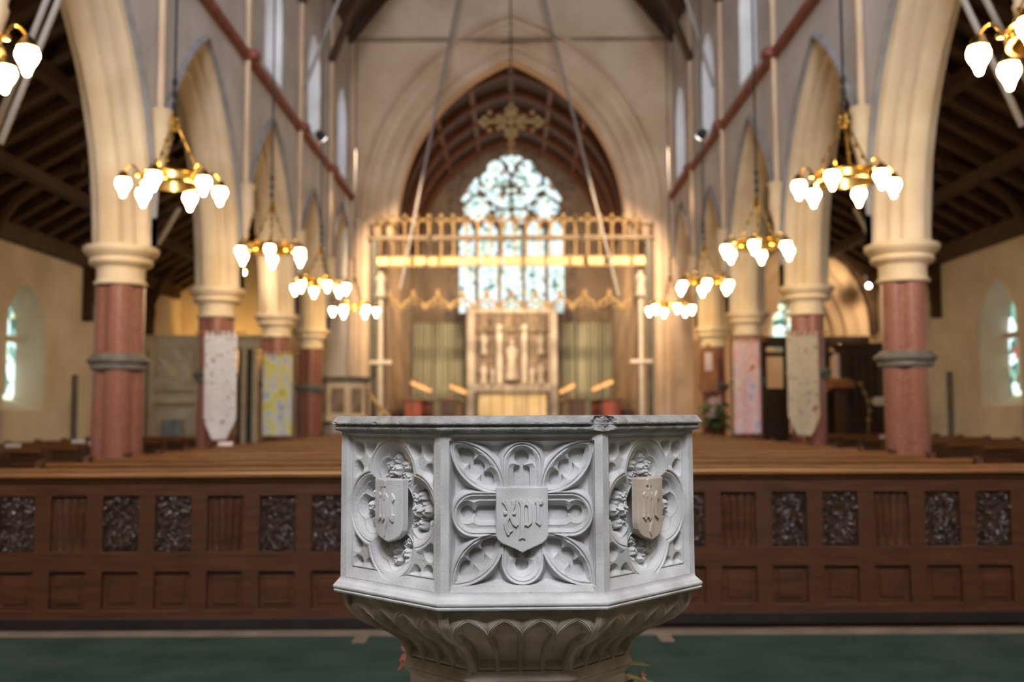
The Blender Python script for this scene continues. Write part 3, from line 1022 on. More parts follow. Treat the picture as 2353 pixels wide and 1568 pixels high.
    nic = [(-1.7, 'a'), (2.0, 'a'), (5.7, 'a'), (9.45, 'a'), (13.2, 'b'), (16.72, 'c'), (20.3, 'd')]
    ytab = [-5]
    hw = 0.68
    for yc, _ in nic:
        ytab += [yc - hw, yc + hw]
    ytab += [26]
    xw = s * AX
    ATOP = 4.47
    for i in range(0, len(ytab), 2):
        aw.add([(xw, ytab[i], 0), (xw, ytab[i + 1], 0), (xw, ytab[i + 1], ATOP), (xw, ytab[i], ATOP)], [(0, 1, 2, 3)])
    for wi, (yc, _) in enumerate(nic):
        aw.add([(xw, yc - hw, 0), (xw, yc + hw, 0), (xw, yc + hw, 1.45), (xw, yc - hw, 1.45)], [(0, 1, 2, 3)])
        ap = [(p, 2.65 + q) for p, q in arch_pts(hw, 0.92, 0, 8)]
        out = [(hw, 1.45)] + ap + [(-hw, 1.45)]
        for (p, q), (p2, q2) in zip(ap[:-1], ap[1:]):
            aw.add([(xw, yc + p, q), (xw, yc + p2, q2), (xw, yc + p2, ATOP), (xw, yc + p, ATOP)], [(0, 1, 2, 3)])
        dpt = 0.42
        inner = [(p * 0.72, 1.62 + (q - 1.45) * 0.86) for p, q in out]
        out2, in2 = out + [out[0]], inner + [inner[0]]
        for (p, q), (p2, q2), (r1, t1), (r2, t2) in zip(out2[:-1], out2[1:], in2[:-1], in2[1:]):
            aw.add([(xw, yc + p, q), (xw, yc + p2, q2), (xw + s * dpt, yc + r2, t2), (xw + s * dpt, yc + r1, t1)], [(0, 1, 2, 3)])
        wn = empty('window_%d' % (wi + 40 + (0 if s < 0 else 10)), (0, 0, 0))
        struct(wn)
        MB().prism([(yc + p, q) for p, q in inner], 'x', xw + s * (dpt + 0.0), xw + s * (dpt + 0.02)).build('pane', M['glass_a'], wn)
        f_ = MB()
        f_.box(min(xw + s * (dpt - 0.10), xw + s * dpt), max(xw + s * (dpt - 0.10), xw + s * dpt), yc - 0.02, yc + 0.02, 1.7, 3.2)
        for qz in (1.9, 2.25, 2.6):
            f_.box(min(xw + s * (dpt - 0.03), xw + s * dpt), max(xw + s * (dpt - 0.03), xw + s * dpt), yc - 0.45, yc + 0.45, qz, qz + 0.02)
        f_.box(min(xw + s * (dpt - 0.12), xw + s * dpt), max(xw + s * (dpt - 0.12), xw + s * dpt), yc - 0.47, yc + 0.47, 2.60, 2.70)
        f_.build('window_frame', M['aisle'], wn)
        # deep sill table
        aw.box(min(xw, xw - s * 0.08), max(xw, xw - s * 0.08), yc - hw - 0.12, yc + hw + 0.12, 0.0, 1.44, 0.01)
    struct(aw.build('wall_%s_aisle' % side, M['aisle']))
    # aisle roof: boards, rafters, purlin, wall posts
    sl = (6.45 - ATOP) / (AX - 4.84)
    xi, xo = s * 4.84, s * (AX + 0.05)
    rf = MB()
    rf.add([(xo, -5, ATOP), (xo, 26, ATOP), (xi, 26, 6.45), (xi, -5, 6.45), (xo, -5, ATOP + .1), (xo, 26, ATOP + .1), (xi, 26, 6.55), (xi, -5, 6.55)],
           [(0, 1, 2, 3), (7, 6, 5, 4), (0, 4, 5, 1), (3, 2, 6, 7)])
    ce = rf.build('ceiling_%s_aisle' % side, M['roof'])
    struct(ce)
    n_r = 0
    y = 5.0
    pa0, pa1 = sorted((s * (AX - 0.17), s * AX))
    MB().box(pa0, pa1, -4.5, 24, 4.17, 4.46).build('wall_plate', M['rafter'], ce)
    while y < 25:
        r_ = MB()
        d_ = 0.17
        r_.add([(xo, y - .085, ATOP - d_), (xo, y + .085, ATOP - d_), (xi, y + .085, 6.45 - d_), (xi, y - .085, 6.45 - d_), (xo, y - .085, ATOP), (xo, y + .085, ATOP), (xi, y + .085, 6.45), (xi, y - .085, 6.45)],
               [(0, 1, 2, 3), (0, 3, 7, 4), (1, 5, 6, 2), (0, 4, 5, 1), (3, 2, 6, 7)])
        r_.build('rafter', M['rafter'], ce)
        y += 0.60
    for t in (0.33, 0.70):
        xx = xo + (xi - xo) * t
        zz = ATOP + (6.45 - ATOP) * t
        MB().box(xx - .09, xx + .09, -5, 26, zz - 0.30, zz - 0.12).build('purlin', M['rafter'], ce)
    for p in PIERS[3:]:
        br = MB()
        pts = []
        for i in range(9):
            t = i / 8
            pts.append((s * (AX - 0.10 - 1.5 * (1 - math.cos(t * PI / 2))), p, 3.35 + 1.95 * math.sin(t * PI / 2) * 0.93))
        br.tube(pts, 0.085, 6)
        br.box(min(s * (AX - 0.16), s * AX), max(s * (AX - 0.16), s * AX), p - .08, p + .08, 3.15, ATOP)
        br.build('roof_brace', M['rafter'], ce)
    # nave roof side
    rp = MB()
    rp.add([(s * (NX + 0.7), -5, 10.1), (s * (NX + 0.7), CH + .6, 10.1), (0, CH + .6, 16.2), (0, -5, 16.2)], [(0, 1, 2, 3)])
    cn = rp.build('ceiling_%s' % side, M['roof'])
    struct(cn)
    for p in PIERS:
        MB().tube([(s * (NX - 0.05), p, 9.4), (s * (NX - 0.5), p, 10.6), (s * 2.6, p, 12.3), (s * 1.3, p, 13.9), (s * 0.02, p, 14.9)], 0.10, 6).build('roof_brace', M['rafter'], cn)
    y = -4.0
    while y < CH:
        r_ = MB()
        r_.add([(s * (NX + .1), y - .05, 10.72), (s * (NX + .1), y + .05, 10.72), (0, y + .05, 16.0), (0, y - .05, 16.0), (s * (NX + .1), y - .05, 10.95), (s * (NX + .1), y + .05, 10.95), (0, y + .05, 16.2), (0, y - .05, 16.2)],
               [(0, 1, 2, 3), (0, 3, 7, 4), (1, 5, 6, 2)])
        r_.build('rafter', M['rafter'], cn)
        y += 0.9
    # heating pipe by the aisle wall
    o = MB().tube([(s * (AX - 0.06), 18.55, 0.0), (s * (AX - 0.06), 18.55, 2.10)], 0.05, 8).build('pipe', M['ring'])
    tag(o, 'grey vertical pipe against the %s aisle wall' % side, 'pipe')

# west wall with its big window, behind the camera
ww_ = MB()
ww_.box(-9, 9, -5.0, -4.6, 0, 7.6)
ww_.box(-9, -2.3, -5.0, -4.6, 7.6, 16)
ww_.box(2.3, 9, -5.0, -4.6, 7.6, 16)
ww_.box(-2.3, 2.3, -5.0, -4.6, 12.6, 16.3)
struct(ww_.build('wall_west', M['nave']))
wn = empty('window_90')
struct(wn)
MB().box(-2.3, 2.3, -4.95, -4.9, 7.6, 12.6).build('pane', M['glass_w'], wn)
f_ = MB()
for k in range(-2, 3):
    f_.box(k * 0.92 - 0.06 + 0.0, k * 0.92 + 0.06, -4.88, -4.7, 7.6, 12.6)
f_.box(-2.3, 2.3, -4.88, -4.75, 9.0, 9.15)
f_.build('window_frame', M['cream'], wn)

# ---------------------------------------------------------------- chancel arch wall
ca, chh, cs = 2.96, 4.35, 6.34
cw = MB()
EO = 0.95


def ctop(x_):
    return 10.9 + (4.9 - abs(x_)) * 1.33


N = 60
W_ = 4.6
for yy in (CH, CH + 0.9):
    for i in range(N):
        xa, xb = -W_ + 2 * W_ * i / N, -W_ + 2 * W_ * (i + 1) / N
        def low(x_):
            if abs(x_) > ca + EO:
                return 0.0
            return cs + arch_height(ca, chh, EO, x_)
        xm = (xa + xb) / 2
        if abs(xm) > ca + EO:
            la = lb = 0.0
        else:
            la, lb = low(max(-ca - EO, min(ca + EO, xa))), low(max(-ca - EO, min(ca + EO, xb)))
        cw.add([(xa, yy, la), (xb, yy, lb), (xb, yy, ctop(xb)), (xa, yy, ctop(xa))], [(0, 1, 2, 3)])
for s in (-1, 1):
    x0_, x1_ = sorted((s * (ca + 0.68), s * (ca + EO + 0.14)))
    cw.box(x0_, x1_, CH - 0.02, CH + 0.92, 0, cs, 0.04)
    # engaged shaft on the jamb
    cw.lathe([(0.09, 0.0), (0.09, cs - 0.2), (0.13, cs - 0.1), (0.15, cs)], 16, (s * (ca + 0.98), CH - 0.04, 0))
struct(cw.build('wall_back', M['ashlar']))
CP = [(0.0, 0.12), (0.0, 0.0), (0.03, -0.02), (0.08, -0.03), (0.13, 0.0), (0.17, 0.02), (0.21, 0.0), (0.24, -0.10), (0.30, -0.14), (0.36, -0.12), (0.40, -0.09), (0.46, -0.12), (0.52, -0.20), (0.60, -0.26), (0.68, -0.26), (0.73, -0.24), (0.80, -0.33), (0.88, -0.36), (0.95, -0.30)]
CPF = [(r_, CH + 0.30 + w2 * 0.95) for r_, w2 in CP]
ar = empty('chancel_arch', (0, CH, cs))
am = MB()
sweep(am, ca, chh, [(0.0, CH + 0.85)] + CPF, lambda p, q, w_: (p, w_, cs + q), 34)
o = am.build('arch_moulding', M['ashlar'], ar, smooth=35)
o.location = (0, -CH, -cs)
hm = MB()
sweep(hm, ca, chh, [(0.95, CH), (0.96, CH - 0.08), (1.02, CH - 0.11), (1.07, CH - 0.06), (1.08, CH)], lambda p, q, w_: (p, w_, cs + q), 34)
o = hm.build('hood_mould', M['ashlar'], ar, smooth=35)
o.location = (0, -CH, -cs)
for s in (-1, 1):
    kb = MB()
    for kx, kr in ((0.18, 0.20), (0.52, 0.19)):
        kb.lathe([(0.04, -0.55), (0.09, -0.40), (kr * 0.8, -0.16), (kr, -0.06), (kr, 0.02)], 14, (s * (ca + kx), 0.35, 0))
    kb.box(min(s * ca, s * (ca + 0.95)), max(s * ca, s * (ca + 0.95)), 0.05, 0.8, -0.10, 0.0)
    kb.build('corbel', M['ashlar'], ar, smooth=35)
tag(ar, 'tall moulded pointed chancel arch in the centre of the far wall', 'arch')
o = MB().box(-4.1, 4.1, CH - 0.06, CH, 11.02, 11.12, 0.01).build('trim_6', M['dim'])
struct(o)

# ---------------------------------------------------------------- chancel beyond
CW, CS, CR = 3.35, 6.75, 4.1
EW = 34.0
for s, nm in ((-1, 'left'), (1, 'right')):
    q = MB()
    q.add([(s * CW, CH + .9, 0), (s * CW, EW, 0), (s * CW, EW, CS + .2), (s * CW, CH + .9, CS + .2)], [(0, 1, 2, 3)])
    q.box(min(s * CW, s * (CW + 1.3)), max(s * CW, s * (CW + 1.3)), CH + 0.92, CH + 1.0, 0, 11.0)
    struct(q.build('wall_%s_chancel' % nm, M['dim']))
va = MB()
rows = []
for yy in (CH + 0.85, EW):
    rows.append([(p, yy, CS + q_) for p, q_ in arch_pts(CW, CR, 0, 18)])
va.rings(rows, cap=False, closed=False)
ce = va.build('ceiling_chancel', M['vault'], smooth=50)
struct(ce)
for yy in (26.7, 28.4, 30.1, 31.8, 33.5):
    rb = MB()
    sweep(rb, CW, CR, [(0.0, yy - .10), (-0.16, yy - .10), (-0.22, yy - .05), (-0.22, yy + .05), (-0.16, yy + .10), (0.0, yy + .10)], lambda p, q_, w_: (p, w_, CS + q_), 18)
    rb.build('rib', M['rib'], ce, smooth=50)
for t in (0.0, 0.33, -0.33, 0.62, -0.62):
    x_ = t * CW
    z_ = CS + arch_height(CW, CR, -0.05, x_)
    MB().box(x_ - .07, x_ + .07, CH + .9, EW, z_ - 0.12, z_ + 0.02).build('ridge_beam', M['rib'], ce)

# east wall with the tracery window
K = (EW - 0.1) / FPX


def ex(px):
    return (px - 1177) * K


def ez(py):
    return EYE + (957 - py) * K


ow = 128.5          # half width of the window in photo units
hs = 157.0
xg = np.linspace(-150, 150, 201)
yg = np.linspace(330, 735, 271)
U, V = np.meshgrid(xg + 1177, yg)
outer_rho = ((ow + 0) * ow + hs * hs) / (2 * ow)
oc = outer_rho - ow
au = np.abs(U - 1177)
outer = np.where(V < 502, np.hypot(au + oc, V - 502) - outer_rho, np.maximum(au - ow, V - 720))
gl = []
edges = [1051, 1095.5, 1149, 1204.5, 1257.5, 1303]
for a_, b_ in zip(edges[:-1], edges[1:]):
    cx_, hw_ = (a_ + b_) / 2, (b_ - a_) / 2 - 4.5
    gl.append(rbox(U, V, cx_ - hw_, cx_ + hw_, 543, 719, 1))
    gl.append(circ(U, V, cx_, 516, hw_ * 0.58))
    gl.append(circ(U, V, cx_ - hw_ * 0.46, 530, hw_ * 0.55))
    gl.append(circ(U, V, cx_ + hw_ * 0.46, 530, hw_ * 0.55))


def foil(cx_, cy_, r_, n, rot=90, rc=0.55):
    for q in range(n):
        t = R(rot + 360 * q / n)
        gl.append(circ(U, V, cx_ + r_ * 0.5 * math.cos(t), cy_ - r_ * 0.5 * math.sin(t), r_ * rc))


for sgn in (-1, 1):
    c_ = lambda x_: 1177 + sgn * x_
    foil(c_(37), 396, 34, 3, 90, 0.56)
    foil(c_(81), 475, 29, 4, 90, 0.54)
    foil(c_(44), 437, 20, 3, 270, 0.5)
    gl.append(poly(U, V, [(c_(77), 400), (c_(85), 403), (c_(118), 452), (c_(112), 460), (c_(80), 438)]))
    foil(c_(20), 492, 17, 3, 270, 0.6)
    foil(c_(17), 457, 19, 4, 45, 0.5)
    for (dx_, dy_, rr_) in ((18, 354, 8), (62, 430, 6), (60, 452, 6), (72, 426, 6), (38, 458, 7), (66, 498, 6), (28, 432, 6), (7, 432, 6), (42, 473, 6)):
        gl.append(circ(U, V, c_(dx_), dy_, rr_))
foil(1177, 362, 15, 4, 90, 0.5)
gl.append(circ(U, V, 1177, 382, 7))
G = np.minimum.reduce(gl)
G = np.maximum(G, outer)
P = np.stack([(U - 1177) * K, np.full(U.shape, EW - 0.14), EYE + (957 - V) * K], -1)
Gc = (G[:-1, :-1] + G[1:, 1:] + G[1:, :-1] + G[:-1, 1:]) / 4
stone_cells = Gc > 0
wn = empty('window_91')
struct(wn)
Pf = P[::-1]
o = grid_mesh('window_tracery', Pf, M['reredos'], wn, keep=stone_cells[::-1], smooth=False)
sd_ = o.modifiers.new('thick', 'SOLIDIFY')
sd_.thickness = 0.14
sd_.offset = -1
x0_, x1_, z0_, z1_ = ex(1177 - 150), ex(1177 + 150), ez(735), ez(330)
MB().box(x0_, x1_, EW + 0.02, EW + 0.04, z0_, z1_).build('pane', M['glass_e'], wn)
ewm = MB()
ewm.box(-CW - 1, x0_ + 0.02, EW - 0.13, EW, 0, 11.2)
ewm.box(x1_ - 0.02, CW + 1, EW - 0.13, EW, 0, 11.2)
ewm.box(x0_, x1_, EW - 0.13, EW, 0, z0_)
ewm.box(x0_, x1_, EW - 0.13, EW, z1_, 11.2)
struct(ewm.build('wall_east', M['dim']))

# reredos, altar, curtains
rr_ = empty('reredos', (0, 33.1, 0))
tag(rr_, 'tall carved stone reredos with niches and statues below the east window', 'reredos')
KZ = 33.1 / FPX
W2 = 105 * KZ
ZT = EYE + 245 * KZ
b = MB().box(-W2 + .1, W2 - .1, 0.02, 0.5, 0, ZT - 0.1)
b.build('back_slab', M['reredos'], rr_)
b = MB()
for s in (-1, 1):
    b.box(s * (W2 - .14) - .13, s * (W2 - .14) + .13, -0.22, 0.1, 0, ZT, 0.04)
b.box(-W2, W2, -0.2, 0.2, ZT - 0.12, ZT + 0.06, 0.03)
b.box(-W2 + .2, W2 - .2, -0.12, 0.1, ZT - 3.0 + 0.25, ZT - 2.75 + 0.25, 0.03)
b.build('frame', M['marble'], rr_)
for x_ in (-0.42, 0.42):
    MB().box(x_ - .10, x_ + .10, -0.16, 0.05, ZT - 2.5, ZT - 0.5, 0.03).build('pillar', M['marble'], rr_)
b = MB()
for kx in range(-3, 4):
    x_ = kx * 0.36
    if abs(abs(x_) - 0.42) < 0.05:
        continue
    b.lathe([(0.16, 0), (0.15, 0.05), (0.04, 0.2), (0.01, 0.5)], 8, (x_, -0.05, ZT - 0.75))
b.build('canopy', M['reredos'], rr_)
for (x_, z_, h_) in ((0, ZT - 2.35, 1.35), (-0.95, ZT - 1.5, 0.7), (0.95, ZT - 1.5, 0.7), (-0.95, ZT - 2.5, 0.7), (0.95, ZT - 2.5, 0.7), (-0.66, ZT - 2.5, .6), (0.66, ZT - 2.5, .6)):
    MB().lathe([(0.16 * h_, 0), (0.17 * h_, 0.1 * h_), (0.12 * h_, 0.45 * h_), (0.19 * h_, 0.72 * h_), (0.15 * h_, 0.80 * h_), (0.055 * h_, 0.84 * h_), (0.085 * h_, 0.90 * h_), (0.085 * h_, 0.95 * h_), (0.03 * h_, h_)], 10, (x_, -0.10, z_)).build('carved_figure', M['marble'], rr_, smooth=True)
al = empty('altar', (0, 32.2, 0))
tag(al, 'altar with a pale cream embroidered frontal in front of the reredos', 'altar')
MB().box(-1.1, 1.1, -0.28, 0.35, 0, 2.02, 0.02).build('frontal', M['frontal'], al)
MB().box(-1.2, 1.2, -0.33, 0.4, 2.02, 2.09, 0.01).build('altar_top', M['reredos'], al)
for s in (-1, 1):
    cu = MB()
    pts = []
    n = 60
    a0, a1 = (-229 * K, -112 * K) if s < 0 else (112 * K, 226 * K)
    rows = []
    for z_ in (0.0, 4.45):
        rows.append([(a0 + (a1 - a0) * i / n, 33.55 + 0.05 * math.sin(i * 1.35), z_) for i in range(n + 1)] + [(a0 + (a1 - a0) * i / n, 33.62, z_) for i in range(n, -1, -1)])
    cu.rings(rows, cap=True)
    o = cu.build('dorsal_curtain', M['curtain'], smooth=True)
    tag(o, 'tall grey green curtain hanging %s of the reredos' % ('left' if s < 0 else 'right'), 'curtain')

# choir stalls with lit strips
sp = [(945, 880, 988, 898), (1036, 888, 1070, 903), (1318, 886, 1290, 901), (1405, 878, 1364, 895)]
names = ['far left of the reredos', 'just left of the reredos', 'just right of the reredos', 'far right of the reredos']
for (xa, ya, xb, yb), nm_ in zip(sp, names):
    p = fpt(xa, ya, 27.5)
    q = fpt(xb, yb, 31.0)
    o = empty('desk_lamp', (p.x, 27.5, 1.785))
    pv = Vector(o.location)
    p2, q2 = p - pv, q - pv
    MB().tube([tuple(p2), tuple(p2 * 0.5 + q2 * 0.5), tuple(q2)], 0.055, 8).build('lit_strip', M['orange'], o)
    sh_m = MB().tube([tuple(p2 + Vector((0, 0, .085))), tuple(q2 + Vector((0, 0, .085)))], 0.04, 8)
    sh_m.tube([tuple(p2 + Vector((0, 0.3, .05))), (p2.x, p2.y + 0.3, 0.0)], 0.02, 6)
    sh_m.tube([tuple(q2 + Vector((0, -0.3, .05))), (q2.x, q2.y - 0.3, 0.0)], 0.02, 6)
    sh_m.build('shade', M['gilt'], o)
    tag(o, 'long glowing orange choir desk lamp, %s' % nm_, 'lamp')
for s in (-1, 1):
    for kx, lab in ((1.75, 'inner'), (2.7, 'outer')):
        o = empty('choir_stall', (s * kx, 29.2, 0))
        MB().box(-0.22, 0.22, -2.2, 2.2, 0, 1.72, 0.02).build('desk', M['redcloth'] if lab == 'outer' else M['pew'], o)
        MB().box(-0.30, 0.30, -2.25, 2.25, 1.72, 1.78, 0.01).build('desk_top', M['pew_top'], o)
        tag(o, 'low dark oak choir stall, %s row on the %s of the chancel' % (lab, 'left' if s < 0 else 'right'), 'choir stall')

# ---------------------------------------------------------------- rood screen
scr = empty('chancel_screen', (0, CH - 0.10, 0))
tag(scr, 'tall gilded iron chancel screen across the chancel arch', 'screen')
KS = (CH - 0.1) / FPX
sx = lambda px: (px - 1176.5) * KS
szz = lambda py: EYE + (957 - py) * KS
b = MB()
b.box(sx(842), sx(1510), -0.08, 0.08, szz(549), szz(538), 0.02)
b.build('top_beam', M['bronze'], scr)
for px in (858, 1494):
    MB().box(sx(px) - .075, sx(px) + .075, -0.07, 0.07, 0, szz(549), 0.01).build('post', M['iron'], scr)
for px in (944, 1032, 1322, 1410):
    MB().tube([(sx(px), 0, 0), (sx(px), 0, szz(690))], 0.022, 6).build('slender_post', M['iron'], scr)
px = 872
k = 0
while px < 1492:
    x_ = sx(px)
    zt_ = szz(512)
    cr = MB()
    cr.tube([(x_, 0, szz(540)), (x_, 0, zt_)], 0.035, 6)
    cr.ball((x_, 0, zt_ + 0.04), 0.075, 8)
    cr.ball((x_ - 0.11, 0, zt_ + 0.12), 0.055, 8)
    cr.ball((x_ + 0.11, 0, zt_ + 0.12), 0.055, 8)
    cr.ball((x_, 0, zt_ + 0.22), 0.06, 8)
    cr.build('finial', M['gilt'], scr)
    MB().tube([(x_, 0, szz(548)), (x_, 0, szz(588))], 0.028, 6).build('upper_bar', M['gilt'], scr)
    px += 28.3
    k += 1
px = 872
while px < 1492:
    MB().tube([(sx(px), 0.02, 0.0), (sx(px), 0.02, szz(700))], 0.011, 5).build('slender_bar', M['iron'], scr)
    px += 14.15 * 2
for x0_, x1_ in ((864, 892), (896, 942), (950, 1004), (1010, 1060), (1064, 1098), (1104, 1150), (1156, 1200), (1206, 1252), (1258, 1308), (1314, 1342), (1354, 1390), (1408, 1450), (1458, 1486)):
    MB().box(sx(x0_), sx(x1_), -0.03, 0.03, szz(606), szz(590), 0.01).build('inscription_plate', M['gold'], scr)
b = MB()
b.box(sx(864), sx(1486), -0.02, 0.02, szz(589), szz(586))
b.box(sx(864), sx(1486), -0.02, 0.02, szz(610), szz(607))
b.build('band_rail', M['gilt'], scr)
cxs = [864 + 56.6 * i for i in range(12)]
for c0 in cxs[:-1]:
    c1 = c0 + 56.6
    mid = (c0 + c1) / 2
    b = MB()
    L = [(c0, 706), (c0 + 8, 694), (c0 + 18, 690), (mid - 3, 682), (mid, 668)]
    L2 = [(c1, 706), (c1 - 8, 694), (c1 - 18, 690), (mid + 3, 682), (mid, 668)]
    for LL in (L, L2):
        b.tube([(sx(u_), 0, szz(v_)) for u_, v_ in LL], 0.038, 6)
    LL = [(c0 + 2, 712), (c0 + 9, 700), (c0 + 17, 706), (c0 + 22, 697), (mid, 694), (c1 - 22, 697), (c1 - 17, 706), (c1 - 9, 700), (c1 - 2, 712)]
    b.tube([(sx(u_), 0, szz(v_)) for u_, v_ in LL], 0.022, 6)
    b.ball((sx(mid), 0, szz(676)), 0.075, 8)
    b.ball((sx(mid), 0, szz(668)), 0.05, 8)
    b.build('ogee_cresting', M['gilt'], scr)
for px_, lab in ((878, 'left'), (1470, 'right')):
    o = empty('standing_figure', (sx(px_), CH - 0.42, 0))
    h_ = 0.62
    z_ = szz(682)
    MB().lathe([(0.18 * h_, 0), (0.2 * h_, 0.1 * h_), (0.14 * h_, 0.45 * h_), (0.25 * h_, 0.72 * h_), (0.18 * h_, 0.80 * h_), (0.07 * h_, 0.84 * h_), (0.11 * h_, 0.90 * h_), (0.11 * h_, 0.95 * h_), (0.03 * h_, h_)], 12, (0, 0, z_)).build('figure', M['marble'], o, smooth=True)
    MB().tube([(0, 0, 0), (0, 0, z_ - 0.05)], 0.055, 10).build('column', M['marble'], o, smooth=True)
    MB().box(-0.28, 0.28, -0.08, 0.08, szz(838), szz(830), 0.01).build('cross_bracket', M['marble'], o)
    MB().lathe([(0.06, -0.1), (0.16, -0.02), (0.16, 0.0)], 12, (0, 0, z_)).build('bracket', M['marble'], o)
    tag(o, 'small pale figure on a slim white column at the %s end of the screen' % lab, 'statue')

# hanging rood cross
rc = empty('hanging_cross', (0, CH - 0.4, 8.3))
tag(rc, 'large ornate gilded cross hanging by a chain in the chancel arch', 'cross')
KC = (CH - 0.4) / FPX
cz = lambda py: EYE + (957 - py) * KC - 8.3
b = MB()
b.tube([(0, 0, cz(300)), (0, 0, cz(240))], 0.05, 8)
b.tube([(-0.62, 0, cz(268)), (0.62, 0, cz(268))], 0.05, 8)
b.build('cross_bars', M['gilt'], rc)
b = MB()
for (u_, v_) in ((0, 238), (-62, 268), (62, 268), (0, 300)):
    b = MB()
    for q in range(4):
        t = R(90 * q + (0 if v_ != 268 else 0))
        b.ball((u_ * KC + 0.10 * math.cos(t), 0, cz(v_) + 0.10 * math.sin(t)), 0.075, 8, (1, .6, 1))
    b.build('foliate_end', M['gilt'], rc)
b = MB()
for q in range(8):
    t = R(45 * q + 22.5)
    b.ball((0.23 * math.cos(t), 0, cz(270) + 0.23 * math.sin(t)), 0.085, 8, (1, .6, 1))
for (u_, v_) in ((-50, 246), (50, 246), (-50, 288), (50, 288), (-30, 256), (30, 256), (-30, 282), (30, 282)):
    b.ball((u_ * KC, 0, cz(v_)), 0.07, 8, (1, .6, 1))
b.build('wreath', M['gilt'], rc)
MB().lathe([(0.06, cz(345)), (0.11, cz(338)), (0.05, cz(330)), (0.11, cz(320)), (0.05, cz(312)), (0.09, cz(304)), (0.03, cz(298))], 12).build('beaded_stem', M['gilt'], rc, smooth=True)
MB().tube([(0, 0, cz(240)), (0, 0, cz(-300))], 0.02, 6).build('chain', M['iron'], rc)
# long pale rods
rods = [((1010, 210), (925, 640), 24.2, 'left of the hanging cross'), ((1300, 195), (1415, 655), 24.2, 'right of the hanging cross')]
for (pa, pb, yy, nm_) in rods:
    A, B = fpt(*pa, yy), fpt(*pb, yy)
    d = (A - B)
    A2 = A + d * 1.3
    B2 = B - d * 0.05
    o = empty('hanging_rod', tuple(B2))
    MB().tube([(0, 0, 0), tuple(A2 - B2)], 0.035, 8).build('rod', M['rod'], o)
    MB().ball((0, 0, 0), 0.05, 8).build('rod_end', M['rod'], o)
    tag(o, 'long thin pale rod slanting before the chancel arch, %s' % nm_, 'rod')
rods = [((143, -20), (0, 330), 8.2, 'outer one at the upper left'), ((115, -20), (-30, 345), 8.4, 'inner one at the upper left'),
        ((2205, -20), (2350, 290), 8.2, 'inner one at the upper right'), ((2255, -20), (2420, 300), 8.4, 'outer one at the upper right'),
        ((412, 478), (362, 562), 14.3, 'behind the nearest left chandelier'), ((1965, 478), (2010, 565), 14.3, 'behind the nearest right chandelier'),
        ((1575, -10), (1640, 200), 18.3, 'beside the right clerestory'), ((782, -10), (700, 200), 18.3, 'beside the left clerestory')]
for (pa, pb, yy, nm_) in rods:
    A, B = fpt(*pa, yy), fpt(*pb, yy)
    o = empty('tie_rod', tuple(B))
    MB().tube([(0, 0, 0), tuple(A - B)], 0.028 if yy < 12 else 0.04, 8).build('rod', M['rod'], o)
    tag(o, 'slanting pale tie rod, %s' % nm_, 'tie rod')

# pulpit
pu = empty('pulpit', (-4.05, 23.7, 0))
tag(pu, 'pale carved stone pulpit with a dark moulded rail left of the screen', 'pulpit')


def octo(b, r0, r1, z0, z1):
    b.rings([[(r_ * math.cos(PI / 8 + k * PI / 4), r_ * math.sin(PI / 8 + k * PI / 4), z_) for k in range(8)] for r_, z_ in ((r0, z0), (r1, z1))])


b = MB()
octo(b, 0.62, 0.62, 1.25, 2.12)
octo(b, 0.66, 0.66, 1.20, 1.28)
b.build('body', M['cream'], pu)
b = MB()
octo(b, 0.70, 0.72, 2.12, 2.24)
b.build('rail', M['ring'], pu)
for k in range(8):
    a_ = k * PI / 4
    q = MB().box(-0.15, 0.15, -0.03, 0.03, 1.40, 1.98, 0.02).build('niche_panel', M['reredos'], pu)
    q.rotation_euler = (0, 0, a_ + PI / 2)
    q.location = (0.575 * math.cos(a_), 0.575 * math.sin(a_), 0)
b = MB()
octo(b, 0.35, 0.45, 0.0, 1.2)
b.build('base', M['marble'], pu)
MB().tube([(0.62, 0.1, 1.85), (1.35, 0.2, 0.95), (1.5, 0.2, 0.8)], 0.05, 8).build('stair_rail', M['gold'], pu)


